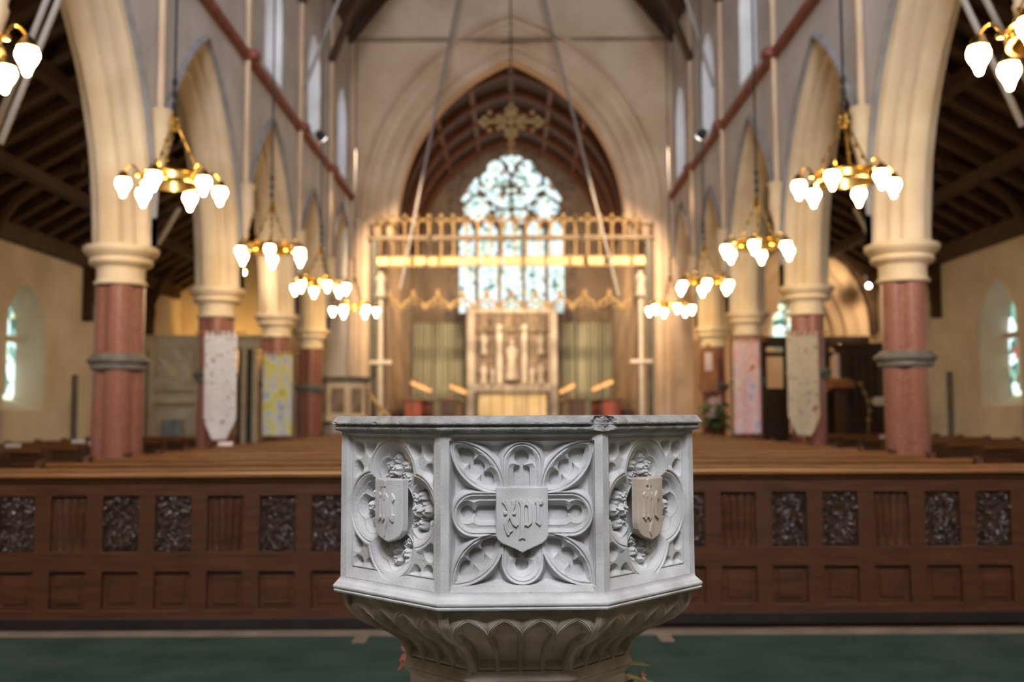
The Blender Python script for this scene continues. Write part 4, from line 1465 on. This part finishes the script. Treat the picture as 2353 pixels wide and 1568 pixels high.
# =================================================================== CHANDELIERS
def make_chandelier():
    c = empty('chandelier')
    # origin at the ring centre
    n = 36
    b = MB()
    prof = [(0.27, 0.05), (0.30, 0.055), (0.305, 0.045), (0.288, 0.03), (0.288, -0.03), (0.305, -0.045), (0.30, -0.055), (0.27, -0.05), (0.27, 0.05)]
    b.lathe(prof, n, cap=False)
    b.build('ring', M['brass'], c, smooth=40)
    b = MB()
    for k in range(3):
        t = 2 * PI * k / 3 + 0.3
        pts = [(0.285 * math.cos(t), 0.285 * math.sin(t), 0.04), (0.16 * math.cos(t), 0.16 * math.sin(t), 0.30), (0.04 * math.cos(t), 0.04 * math.sin(t), 0.55)]
        b.tube(pts, 0.010, 6)
        for f_ in (0.25, 0.5, 0.75):
            u_ = 1 - f_
            b.ball((0.285 * u_ * math.cos(t) + 0.03 * f_ * math.cos(t), 0.285 * u_ * math.sin(t), 0.04 + 0.5 * f_), 0.026, 8)
    b.build('suspension_rods', M['brass'], c, smooth=True)
    MB().lathe([(0.015, 0.50), (0.05, 0.53), (0.06, 0.57), (0.035, 0.60), (0.045, 0.63), (0.02, 0.67), (0.012, 0.70)], 12).build('top_boss', M['brass'], c, smooth=True)
    b = MB()
    z = 0.70
    for k in range(3):
        b.ball((0.0, 0, z + 0.06 + 0.12 * k), 0.032, 8, (1, 1, 1.7))
    b.tube([(0, 0, 0.68), (0, 0, 9.0)], 0.014, 6)
    b.build('chain', M['black'], c)
    for k in range(6):
        t = 2 * PI * k / 6 + 0.22
        ct, st_ = math.cos(t), math.sin(t)
        a = MB()
        pts = []
        for i in range(9):
            u_ = i / 8
            r_ = 0.29 + 0.17 * u_
            pts.append((r_ * ct, r_ * st_, -0.02 + 0.13 * math.sin(u_ * PI * 0.86)))
        a.tube(pts, 0.011, 6)
        a.ball((0.335 * ct, 0.335 * st_, 0.03), 0.028, 8)
        arm = a.build('arm', M['brass'], c, smooth=True)
        x_, y_ = 0.46 * ct, 0.46 * st_
        MB().lathe([(0.02, 0.045), (0.035, 0.03), (0.05, 0.0), (0.062, -0.015), (0.064, -0.03), (0.055, -0.03)], 14, (x_, y_, 0.0)).build('gallery', M['brass'], c, smooth=40)
        prof = [(0.045, -0.02), (0.062, -0.035), (0.073, -0.065), (0.073, -0.088), (0.062, -0.115), (0.044, -0.145), (0.031, -0.175), (0.024, -0.20), (0.015, -0.212), (0.004, -0.216)]
        MB().lathe(prof, 16, (x_, y_, 0.0)).build('glass_shade', M['bulb'], c, smooth=True)
    return c


ch0 = make_chandelier()
CZ = 3.655
CY = [6.0, 9.75, 13.8, 17.4, 21.2]
words = ['cut by the frame edge', 'second from the camera', 'third from the camera', 'fourth from the camera', 'furthest, by the screen']
first = True
for s, side in ((-1, 'left'), (1, 'right')):
    for k, y in enumerate(CY):
        c = ch0 if first else copy_tree(ch0)
        first = False
        x_ = (3.33 if k == 1 else 3.40) if s > 0 else (-3.37 if k else -3.49)
        dy = 0.0
        if s > 0 and k == 2:
            dy = -0.2
        c.location = (x_, y + dy, CZ)
        c.rotation_euler = (0, 0, 0.25 * k + (0.5 if s > 0 else 0))
        tag(c, 'brass ring chandelier with six lit glass shades, %s side, %s' % (side, words[k]), 'chandelier')
# one more pair behind the camera lights the font
for s, side in ((-1, 'left'), (1, 'right')):
    c = copy_tree(ch0)
    c.location = (s * 3.40, 2.1, CZ)
    tag(c, 'brass ring chandelier with six lit glass shades, %s side, beside the font' % side, 'chandelier')

# =================================================================== PEWS
PZ = 0.95


def make_frontal(x0, x1, y, panels, side):
    """carved back of the rearmost pew, seen full on"""
    r_ = empty('pew_back_screen', ((x0 + x1) / 2, y, 0))
    ox = (x0 + x1) / 2
    fr = MB()
    zb = [(0.0, 0.0), ]
    # stiles and rails as one frame
    fr.box(x0 - ox, x1 - ox, 0.035, 0.06, 0.04, 0.92)
    fr.box(x0 - ox, x1 - ox, 0.0, 0.05, 0.815, 0.915, 0.004)
    fr.box(x0 - ox, x1 - ox, 0.0, 0.05, 0.355, 0.475, 0.004)
    fr.box(x0 - ox, x1 - ox, 0.0, 0.05, 0.07, 0.125, 0.004)
    cs_ = [p for p, _ in panels]
    ed = [x0 - ox] + [((a + b_) / 2) - ox for a, b_ in zip(cs_[:-1], cs_[1:])] + [x1 - ox]
    for e in ed:
        fr.box(e - 0.052, e + 0.052, 0.0012, 0.05, 0.08, 0.90, 0.004)
    fr.build('frame', M['pew'], r_)
    MB().box(x0 - ox - .02, x1 - ox + .02, -0.012, 0.07, 0.0, 0.075, 0.006).build('skirting', M['skirt'], r_)
    t = MB()
    t.box(x0 - ox - .03, x1 - ox + .03, -0.05, 0.12, 0.925, 0.955, 0.010)
    t.box(x0 - ox - .01, x1 - ox + .01, -0.02, 0.09, 0.900, 0.926, 0.008)
    t.build('top_rail', M['pew_top'], r_)
    for p, kind in panels:
        c = p - ox
        w2 = 0.105
        if kind == 'c':
            n = 46
            xg_ = np.linspace(-w2, w2, n)
            zg_ = np.linspace(0.478, 0.812, int(n * 1.55))
            X, Z = np.meshgrid(xg_, zg_)
            sd = int(p * 100) % 97
            r2 = random.Random(sd)
            H = np.zeros(X.shape)
            for q in range(46):
                a_, b2 = r2.uniform(-w2, 0), r2.uniform(0.48, 0.81)
                rr2 = r2.uniform(0.012, 0.028)
                for sg in (1, -1):
                    d = np.hypot(X - sg * a_, (Z - b2) * r2.uniform(0.8, 1.2)) / rr2
                    H = np.maximum(H, np.sqrt(np.clip(1 - d * d, 0, 1)) * rr2 * (0.7 + 0.4 * np.sin(d * 9)))
            Pc = np.stack([X + c, 0.030 - H * 1.0, Z], -1)
            grid_mesh('carved_foliage_panel', Pc, M['carved'], r_)
        else:
            n = 80
            xg_ = np.linspace(-w2, w2, n)
            X, Z = np.meshgrid(xg_, np.linspace(0.478, 0.812, 8))
            fold = 0.007 * np.cos(X / w2 * PI * 4) + 0.004 * np.cos(X / w2 * PI * 9)
            edge = np.clip(np.minimum(Z - 0.49, 0.80 - Z) / 0.02, 0, 1)
            Pc = np.stack([X + c, 0.026 + fold * edge, Z], -1)
            grid_mesh('linenfold_panel', Pc, M['pew'], r_)
        q = MB()
        q.box(c - w2, c + w2, 0.028, 0.04, 0.128, 0.352)
        q.box(c - w2 + 0.03, c + w2 - 0.03, 0.018, 0.03, 0.155, 0.325, 0.009)
        q.build('lower_panel', M['pew'], r_)
    MB().box(x0 - ox, x1 - ox, 0.08, 0.50, 0.42, 0.45, 0.008).build('seat', M['pew'], r_)
    for e in (x0 - ox, x1 - ox - 0.05):
        MB().box(e, e + 0.05, 0.0, 0.55, 0.0, 0.90, 0.01).build('bench_end', M['pew'], r_)
    tag(r_, 'rearmost oak pew with carved foliage panels on its back, %s of the font' % side, 'pew')
    return r_


pl = [(-3.06 + 0.322 * k, 'cpccpccp'[k]) for k in range(8)]
pl = [(-3.06 - 0.322 * 2, 'p'), (-3.06 - 0.322, 'c')] + pl
make_frontal(pl[0][0] - 0.16, pl[-1][0] + 0.16, 6.19, pl, 'left')
prr = [(1.10 + 0.322 * k, 'cpccpccpc'[k]) for k in range(9)]
prr = [(0.78, 'c')] + prr
make_frontal(prr[0][0] - 0.16, prr[-1][0] + 0.16, 6.33, prr, 'right')


def make_pew(L):
    p = empty('pew')
    b = MB()
    b.box(-L / 2, L / 2, 0.0, 0.03, 0.10, 0.90)
    for k in range(int(L / 0.35)):
        e = -L / 2 + 0.18 + k * 0.35
        b.box(e - .03, e + .03, -0.012, 0.004, 0.12, 0.86)
    b.build('backrest', M['pew'], p)
    MB().box(-L / 2, L / 2, -0.035, 0.055, 0.895, 0.94, 0.015).build('top_rail', M['pew_top'], p)
    MB().box(-L / 2, L / 2, -0.17, -0.005, 0.76, 0.785, 0.006).build('book_ledge', M['pew_top'], p)
    MB().box(-L / 2, L / 2, 0.03, 0.42, 0.42, 0.45, 0.01).build('seat', M['pew'], p)
    for e in (-L / 2 - 0.05, L / 2):
        b = MB()
        b.prism([(-0.10, -0.02), (0.50, -0.02), (0.50, 0.42), (0.46, 0.60), (0.22, 0.70), (0.10, 0.90), (0.06, 0.96), (-0.06, 0.96), (-0.10, 0.90)], 'x', e, e + 0.05)
        b.build('bench_end', M['pew'], p)
    return p


ordn = ['second', 'third', 'fourth', 'fifth', 'sixth', 'seventh', 'eighth', 'ninth', 'tenth', 'eleventh', 'twelfth', 'thirteenth', 'fourteenth', 'fifteenth', 'sixteenth', 'seventeenth', 'eighteenth']
pw = make_pew(2.95)
used = False
for s, side in ((-1, 'left'), (1, 'right')):
    for k in range(17):
        o = copy_tree(pw) if used else pw
        used = True
        o.location = (s * (0.75 + 0.05 + 1.475), 7.14 + 0.90 * k + (0.0 if s < 0 else 0.12), 0.0)
        tag(o, 'plain dark oak nave pew left of the centre aisle'.replace('left', side) + ', %s row from the back' % ordn[k], 'pew', 'nave pews %s of the centre aisle' % side)
pa_ = make_pew(2.3)
used = False
for s, side in ((-1, 'left'), (1, 'right')):
    for k in range(11):
        o = copy_tree(pa_) if used else pa_
        used = True
        o.location = (s * 6.45, 9.4 + 0.95 * k, 0.0)
        nth = ['rearmost row'] + ['%s row from the back' % q for q in ordn]
        tag(o, 'dark oak pew in the %s side aisle, %s' % (side, nth[k]), 'pew', 'pews in the %s side aisle' % side)

# =================================================================== BANNERS
def banner(px0, px1, pt, pb, Yw, m, pointed, label, xbar=0.03):
    A, B = fpt(px0, pt, Yw), fpt(px1, pt, Yw)
    C_ = fpt(px0, pb, Yw)
    wd = B.x - A.x
    cx_ = (A.x + B.x) / 2
    o = empty('banner', (cx_, Yw, 0))
    top, bot = A.z, C_.z
    nx, nz = 24, 40
    U, T = np.meshgrid(np.linspace(-1, 1, nx), np.linspace(0, 1, nz))
    zb_ = bot + (np.clip((np.abs(U) - 0.42) / 0.58, 0, 1) * wd * 0.62 if pointed else 0)
    Z = top + (zb_ - top) * T
    Yd = 0.012 * np.sin(U * 5 + 1) * T + 0.006 * np.sin(T * 9)
    P = np.stack([U * wd / 2, Yd, Z], -1)
    g = grid_mesh('cloth', P[::-1], m, o)
    md = g.modifiers.new('thick', 'SOLIDIFY')
    md.thickness = 0.006
    q = MB()
    q.tube([(-wd / 2 - 0.14, 0, top + 0.045), (wd / 2 + 0.14, 0, top + 0.045)], 0.013, 8)
    q.tube([(0, 0.06, 0.0), (0, 0.06, top + 0.06)], 0.018, 8)
    q.tube([(0, 0.06, top + 0.045), (0, -0.0, top + 0.045)], 0.012, 8)
    q.build('pole', M['orangewood'], o)
    q = MB()
    for i in range(6):
        x_ = -wd / 2 + wd * (i + 0.5) / 6
        q.box(x_ - 0.018, x_ + 0.018, -0.016, 0.016, top - 0.005, top + 0.062)
    q.build('tab_loops', m, o)
    q = MB().lathe([(0.20, 0), (0.20, 0.02), (0.05, 0.04), (0.03, 0.07)], 16, (0, 0.06, 0))
    q.build('stand_base', M['black'], o)
    tag(o, label, 'banner')


banner(470, 545, 772, 1012, 14.3, M['bwhite'], True, 'white banner with scattered red and blue marks and a pointed hem, left side')
banner(604, 672, 818, 1003, 18.1, M['byellow'], False, 'yellow and green painted banner with a straight hem, left side')
banner(1807, 1880, 772, 1003, 14.3, M['bcream'], True, 'beige banner with dark red and blue marks and a pointed hem, right side')
banner(1684, 1745, 788, 998, 18.1, M['bpink'], False, 'pink and white painted banner with a straight hem, right side')

# =================================================================== LEFT AISLE END
cm = empty('chapel_screen', (-6.7, 21.6, 0))
tag(cm, 'pale stone chapel screen with a carved relief at the end of the left aisle', 'screen')
YS = 21.6
KL = YS / FPX
lx_ = lambda px: (px - 1176.5) * KL + 6.7
lz = lambda py: EYE + (957 - py) * KL
b = MB()
b.box(lx_(322), lx_(660), 0.0, 0.15, lz(800), lz(768), 0.02)
b.box(lx_(322), lx_(660), -0.06, 0.2, lz(774), lz(768), 0.01)
b.build('cornice', M['marble'], cm)
b = MB()
b.box(lx_(347), lx_(452), 0.02, 0.14, 0.0, lz(795))
b.box(lx_(340), lx_(358), -0.05, 0.1, 0.0, lz(790), 0.02)
b.box(lx_(355), lx_(452), -0.12, 0.1, lz(925), lz(918), 0.01)
b.box(lx_(355), lx_(452), -0.10, 0.1, lz(895), lz(888), 0.01)
b.build('stone_panel', M['marble'], cm)
n = 60
U, V = np.meshgrid(np.linspace(lx_(360), lx_(445), n), np.linspace(lz(884), lz(800), n))
rel_h = np.abs(np.sin(U * 9 + np.sin(V * 5) * 1.5) * np.sin(V * 7 + U * 3)) * 0.10
P = np.stack([U, 0.01 - rel_h, V], -1)
grid_mesh('relief', P, M['marble'], cm)
for px in (330, 452, 468, 560, 585):
    MB().box(lx_(px) - .05, lx_(px) + .05, -0.03, 0.10, 0, lz(800), 0.01).build('post', M['marble'], cm)
for pa, pb in ((322, 342), (545, 582)):
    MB().box(lx_(pa), lx_(pb), 0.05, 0.1, 0, lz(795)).build('dark_panel', M['iron'], cm)
o = MB().box(lx_(403) - 6.7, lx_(445) - 6.7, YS - 0.9, YS - 0.5, 0.0, lz(962) + 0.02, 0.03).build('covered_box', M['blue'])
tag(o, 'blue grey cloth covered box in front of the left chapel screen', 'box')
# aisle end walls
q = MB()
q.add([(-9, 24.6, 0), (-4.1, 24.6, 0), (-4.1, 24.6, 7), (-9, 24.6, 7)], [(0, 1, 2, 3)])
struct(q.build('wall_left_back', M['aisle']))
q = MB()
aa, ah, asx = 0.62, 1.30, 6.54
YR = 22.4
N = 40
for i in range(N):
    xa, xb = 4.95 + 3.6 * i / N, 4.95 + 3.6 * (i + 1) / N
    def lw(x_):
        d = x_ - asx
        return 0.0 if abs(d) > aa + 1.0 else 2.95 + arch_height(aa, ah, 1.0, d)
    xm = (xa + xb) / 2
    if abs(xm - asx) > aa + 1.0:
        la = lb = 0.0
    else:
        c1 = lambda v_: max(asx - aa - 1.0, min(asx + aa + 1.0, v_))
        la, lb = lw(c1(xa)), lw(c1(xb))
    q.add([(xa, YR, la), (xb, YR, lb), (xb, YR, 7), (xa, YR, 7)], [(0, 1, 2, 3)])
struct(q.build('wall_right_back', M['ashlar']))
q = MB()
sweep(q, aa, ah, [(0, YR + 0.9), (0.0, YR + 0.5), (0.06, YR + 0.46), (0.16, YR + 0.46), (0.22, YR + 0.40), (0.24, YR + 0.32), (0.36, YR + 0.30), (0.44, YR + 0.24), (0.46, YR + 0.14), (0.60, YR + 0.12), (0.68, YR + 0.06), (0.72, YR + 0.0), (0.84, YR - 0.02), (0.90, YR - 0.06), (1.0, YR - 0.02), (1.0, YR)],
      lambda p, q_, w_: (p, w_ - YR, q_), 22, None, -2.95)
o = q.build('side_chapel_arch', M['ashlar'], smooth=35, loc=(asx, YR, 2.95))
tag(o, 'warmly lit moulded stone arch at the end of the right aisle', 'arch')
q = MB()
q.add([(4.5, 29.5, 0), (10.5, 29.5, 0), (10.5, 29.5, 7), (4.5, 29.5, 7)], [(0, 1, 2, 3)])
q.add([(10.4, 22.5, 0), (10.4, 29.5, 0), (10.4, 29.5, 7), (10.4, 22.5, 7)], [(0, 1, 2, 3)])
q.add([(4.5, 22.5, 6.9), (10.5, 22.5, 6.9), (10.5, 29.5, 6.9), (4.5, 29.5, 6.9)], [(0, 1, 2, 3)])
struct(q.build('wall_right_chapel', M['ashlar']))
wn = empty('window_92')
struct(wn)
A, B = fpt(1778, 800, 29.3), fpt(1832, 655, 29.3)
MB().prism([(A.x, A.z), (B.x, A.z), (B.x, B.z - 0.6), ((A.x + B.x) / 2, B.z), (A.x, B.z - 0.6)], 'y', 29.28, 29.32).build('pane', M['glass_a'], wn)
mx_ = (A.x + B.x) / 2
MB().box(mx_ - .03, mx_ + .03, 29.2, 29.27, A.z, B.z - .05).build('window_frame', M['ashlar'], wn)

# organ case etc. on the right
og = empty('organ_case', (7.25, 20.9, 0))
tag(og, 'dark wooden organ case behind the nearest right pier', 'organ')
KO = 20.9 / FPX
ox_ = lambda px: (px - 1176.5) * KO - 7.25
oz = lambda py: EYE + (957 - py) * KO
MB().box(ox_(1938), ox_(2035), 0.0, 0.55, 0, oz(798), 0.02).build('case', M['orgcase'], og)
MB().box(ox_(1932), ox_(2040), -0.06, 0.6, oz(802), oz(792), 0.02).build('cornice', M['pew'], og)
b = MB()
for i in range(5):
    x_ = ox_(1945 + i * 17)
    b.box(x_ - 0.01, x_ + 0.01, -0.03, 0.0, 0.2, oz(812))
b.build('case_moulding', M['pew'], og)
o = empty('wooden_screen', (5.9, 21.6, 0))
KO2 = 21.6 / FPX
wx = lambda px: (px - 1176.5) * KO2 - 5.9
wz_ = lambda py: EYE + (957 - py) * KO2
b = MB()
b.box(wx(1752), wx(2000), -0.05, 0.1, wz_(800), wz_(776), 0.02)
b.box(wx(1752), wx(2000), -0.05, 0.1, wz_(822), wz_(812), 0.02)
for px in (1756, 1806, 1880, 1902, 1940):
    b.box(wx(px) - .045, wx(px) + .045, -0.05, 0.08, 0, wz_(790), 0.01)
b.build('frame', M['orgcase'], o)
MB().box(wx(1752), wx(1806), 0.0, 0.04, 0, wz_(895)).build('lower_panel', M['orgcase'], o)
MB().box(wx(1880), wx(1945), 0.0, 0.04, 0, wz_(905)).build('lower_panel', M['orgcase'], o)
tag(o, 'dark open wooden parclose screen under the side chapel arch', 'screen')
o = empty('lectern', (6.78, 20.0, 0))
KE = 20.0 / FPX
qx = lambda px: (px - 1176.5) * KE - 6.78
qz = lambda py: EYE + (957 - py) * KE
b = MB().prism([(-0.20, qz(895)), (0.20, qz(905)), (0.20, qz(872)), (-0.20, qz(882))], 'x', qx(1903), qx(1955))
b.build('book_rest', M['orangewood'], o)
MB().box(qx(1918), qx(1940), -0.05, 0.06, 0, qz(895), 0.01).build('stem', M['pew'], o)
MB().box(qx(1910), qx(1950), -0.2, 0.2, 0, 0.06, 0.01).build('foot', M['orangewood'], o)
tag(o, 'orange oak lectern standing in front of the dark organ case', 'lectern')
o = empty('candle', (fpt(1923, 880, 20.35).x, 20.35, 0))
z0_, z1_ = fpt(1923, 868, 20.35).z, fpt(1923, 812, 20.35).z
MB().lathe([(0.062, z0_), (0.062, z1_ - 0.02), (0.03, z1_)], 12).build('wax', M['petal'], o, smooth=40)
MB().lathe([(0.16, 0.0), (0.04, 0.06), (0.03, z0_ - 0.1), (0.09, z0_ - 0.04), (0.09, z0_)], 12).build('candlestick', M['brass'], o, smooth=40)
tag(o, 'tall pale candle on a stand behind the orange lectern', 'candle')
o = empty('brass_stand', (fpt(1985, 900, 20.0).x, 20.0, 0))
b = MB()
p0_ = Vector(o.location)
pts = [fpt(1976, 882, 20.0) - p0_, fpt(1986, 903, 20.0) - p0_, fpt(1995, 922, 20.0) - p0_, fpt(1998, 945, 20.0) - p0_, fpt(1996, 965, 20.0) - p0_]
b.tube([tuple(p) for p in pts], 0.014, 8)
for p in pts:
    b.ball(tuple(p), 0.05, 8)
b.tube([tuple(pts[-1]), (0, 0, 0)], 0.014, 8)
b.build('stem', M['gilt'], o, smooth=True)
MB().ball(tuple(fpt(2020, 922, 20.0) - p0_), 0.12, 10, (1.3, 0.3, 0.9)).build('tray', M['white'], o, smooth=True)
tag(o, 'brass stand with bright knobs beside the nearest right pier', 'stand')
# notice board on the fourth right pier
nb = empty('notice_board', (fpt(1628, 850, 21.7).x, 21.7, 0))
A, B = fpt(1608, 900, 21.7), fpt(1645, 790, 21.7)
hw_ = (B.x - A.x) / 2
MB().prism([(-hw_, A.z), (hw_, A.z), (hw_, B.z - .2), (0, B.z), (-hw_, B.z - .2)], 'y', -0.03, 0.03).build('board', M['orangewood'], nb)
MB().box(-hw_ * .45, hw_ * .45, -0.04, -0.03, A.z + 0.45, B.z - 0.2).build('sheet', M['petal'], nb)
MB().box(-hw_, hw_, -0.05, 0.02, A.z - 0.02, A.z + 0.30, 0.01).build('box_front', M['orangewood'], nb)
MB().box(-0.03, 0.03, -0.01, 0.05, 0, A.z).build('post', M['pew'], nb)
tag(nb, 'arched orange wood notice board with a pale sheet, right of the screen', 'notice board')
# altar flowers, right
fa = empty('flower_pedestal', (fpt(1640, 950, 20.9).x, 20.9, 0))
b1, b2_, b3 = MB(), MB(), MB()
r3 = random.Random(9)
c0 = fpt(1640, 935, 20.9) - Vector(fa.location)
for k in range(46):
    t, u_ = r3.uniform(0, 2 * PI), r3.uniform(0, 1)
    p = Vector((math.cos(t) * 0.22 * u_, math.sin(t) * 0.16 * u_, r3.uniform(-0.20, 0.24) * (1.1 - u_ * .6))) + c0
    b1 = MB()
    bloom(b1, p, 0.095, r3, 5, (math.cos(t), -0.8, 0.4))
    b1.build('bloom', M['petal'], fa, smooth=True)
for k in range(60):
    t = r3.uniform(0, 2 * PI)
    p = Vector((math.cos(t) * 0.16, math.sin(t) * 0.12, r3.uniform(-0.45, 0.1))) + c0
    leaf_mesh(b2_, p, (math.cos(t), math.sin(t) - .4, -0.2 + r3.random() * .5), 0.22, 0.06, 0.5)
b2_.build('foliage', M['leaf'], fa, smooth=True)
MB().lathe([(0.15, 0), (0.15, 0.03), (0.035, 0.06), (0.03, c0.z - 0.4), (0.14, c0.z - 0.22), (0.12, c0.z - 0.22)], 14).build('pedestal', M['black'], fa)
tag(fa, 'pink and white flowers with green foliage on a pedestal right of the screen', 'flowers')
# spot light in the right aisle
p = fpt(1996, 657, 21.3)
o = empty('spotlight', tuple(p))
MB().lathe([(0.055, 0.0), (0.055, 0.01)], 14).build('lens', M['lens'], o).rotation_euler = (PI / 2, 0, 0)
q = MB().lathe([(0.062, -0.012), (0.066, -0.02), (0.05, -0.14), (0.02, -0.17)], 14).build('housing', M['black'], o)
q.rotation_euler = (PI / 2, 0, 0)
MB().tube([(0, 0.12, 0.0), (0, 0.15, 1.2)], 0.012, 6).build('bracket', M['black'], o)
tag(o, 'small bright spotlight under the right aisle roof', 'spotlight')


def lamp(name, kind, loc, energy, color, size=0.1, target=None, spot=None):
    l = bpy.data.lights.new(name, kind)
    l.energy = energy
    l.color = color
    if kind == 'AREA':
        l.size = size
    else:
        l.shadow_soft_size = size
    ob = bpy.data.objects.new(name, l)
    ob.location = loc
    col.objects.link(ob)
    if target:
        ob.rotation_euler = (Vector(target) - Vector(loc)).to_track_quat('-Z', 'Y').to_euler()
    if spot:
        l.spot_size = R(spot)
        l.spot_blend = 0.6
    return ob


lamp('spot_beam', 'SPOT', (7.7, 21.0, 4.1), 85, (1, 0.72, 0.42), 0.05, (6.9, 22.4, 3.6), 120)
lamp('chapel_uplight', 'SPOT', (-7.0, 23.6, 2.9), 48, (1, 0.56, 0.14), 0.1, (-7.0, 24.6, 3.6), 140)
lamp('chapel_lamp', 'POINT', (6.6, 25.5, 4.5), 160, (1, 0.68, 0.38), 0.2)
lamp('chancel_lamp', 'POINT', (-2.2, 28.5, 5.0), 60, (1, 0.66, 0.36), 0.2)
lamp('chancel_lamp_right', 'POINT', (2.2, 28.5, 5.0), 60, (1, 0.66, 0.36), 0.2)
lamp('sanctuary_lamp', 'POINT', (0.0, 31.0, 4.6), 150, (1, 0.76, 0.5), 0.2)

for s, side in ((-1, 'left'), (1, 'right')):
    o = empty('floodlight', (s * 3.95, 20.4, 6.985))
    q = MB().lathe([(0.10, 0.0), (0.11, -0.02), (0.08, -0.16), (0.03, -0.20)], 14)
    h_ = q.build('housing', M['black'], o)
    l_ = MB().lathe([(0.095, 0.004), (0.095, 0.01)], 14).build('lens', M['lens'], o)
    for e_ in (h_, l_):
        e_.location = (0, 0, 0.14)
        e_.rotation_euler = Vector((-s * 2.0, 4.8, -2.2)).to_track_quat('Z', 'Y').to_euler()
    MB().tube([(0, 0, 0.0), (0, 0, 0.14)], 0.015, 6).build('bracket', M['black'], o)
    tag(o, 'small floodlight standing on the red string course, %s side' % side, 'floodlight')
    lamp('floodlight_beam', 'SPOT', (s * 3.86, 20.65, 7.12), 1700, (1, 0.74, 0.47), 0.06, (s * 1.35, CH, 4.3), 66)
    for yy, zz, xx, lab in ((7.0, 3.7, 6.4, 'unseen, added to light its walls'), (18.0, 3.94, 4.9, 'near the end of the aisle')):  # front pair added out of view to brighten the aisles; far one is real
        if s > 0 and yy > 10:
            continue
        o = empty('pendant_or_fill_lamp', (s * xx, yy, zz))
        MB().ball((0, 0, 0), 0.055, 12).build('globe', M['bulb'], o, smooth=True)
        MB().lathe([(0.02, 0.05), (0.03, 0.06), (0.012, 0.10)], 10).build('cap', M['black'], o)
        MB().tube([(0, 0, 0.08), (0, 0, 6.45 - zz - (xx - 4.84) * 0.585)], 0.006, 5).build('flex', M['black'], o)
        tag(o, 'small bare globe lamp hanging in the %s aisle, %s' % (side, lab), 'lamp')
        lamp('pendant_or_fill_glow', 'POINT', (s * xx, yy, zz - 0.12), 45 if yy < 10 else 14, (1, 0.80, 0.6), 0.05)

# service papers and books left on pew ledges
bk = [(353, 1004, 13.2, 'white', 'small white card on a left pew beside the nearest pier'), (436, 1010, 12.8, 'petal', 'pale folded sheet on a left pew under the white banner'),
      (30, 1000, 12.5, 'white', 'white papers at the far left on a side aisle pew'), (180, 1000, 14.0, 'white', 'white papers on a left aisle pew beside the nearest pier'),
      (1975, 998, 14.0, 'petal', 'pale book on a pew beside the nearest right pier'), (2035, 1000, 15.3, 'petal', 'smaller pale book next to the nearest right pier')]
for px, py, yy, mt, lab in bk:
    p = fpt(px, py, yy)
    ins = abs(p.x) < 4.5
    rowy = (7.14 + (0.12 if p.x > 0 else 0) if ins else 9.4)
    st_ = 0.90 if ins else 0.95
    yy2 = rowy + round((yy - rowy) / st_) * st_
    z = 0.942
    x_ = p.x * yy2 / yy
    if 3.70 < abs(x_) < 5.45:
        x_ = math.copysign(3.6, x_) if abs(x_) < 4.5 else math.copysign(5.5, x_)
    b = MB().box(-0.09, 0.09, -0.02, 0.025, 0.0, 0.05, 0.004)
    o = b.build('paper_stack', M[mt], loc=(x_, yy2 + 0.005, z))
    tag(o, lab, 'papers')
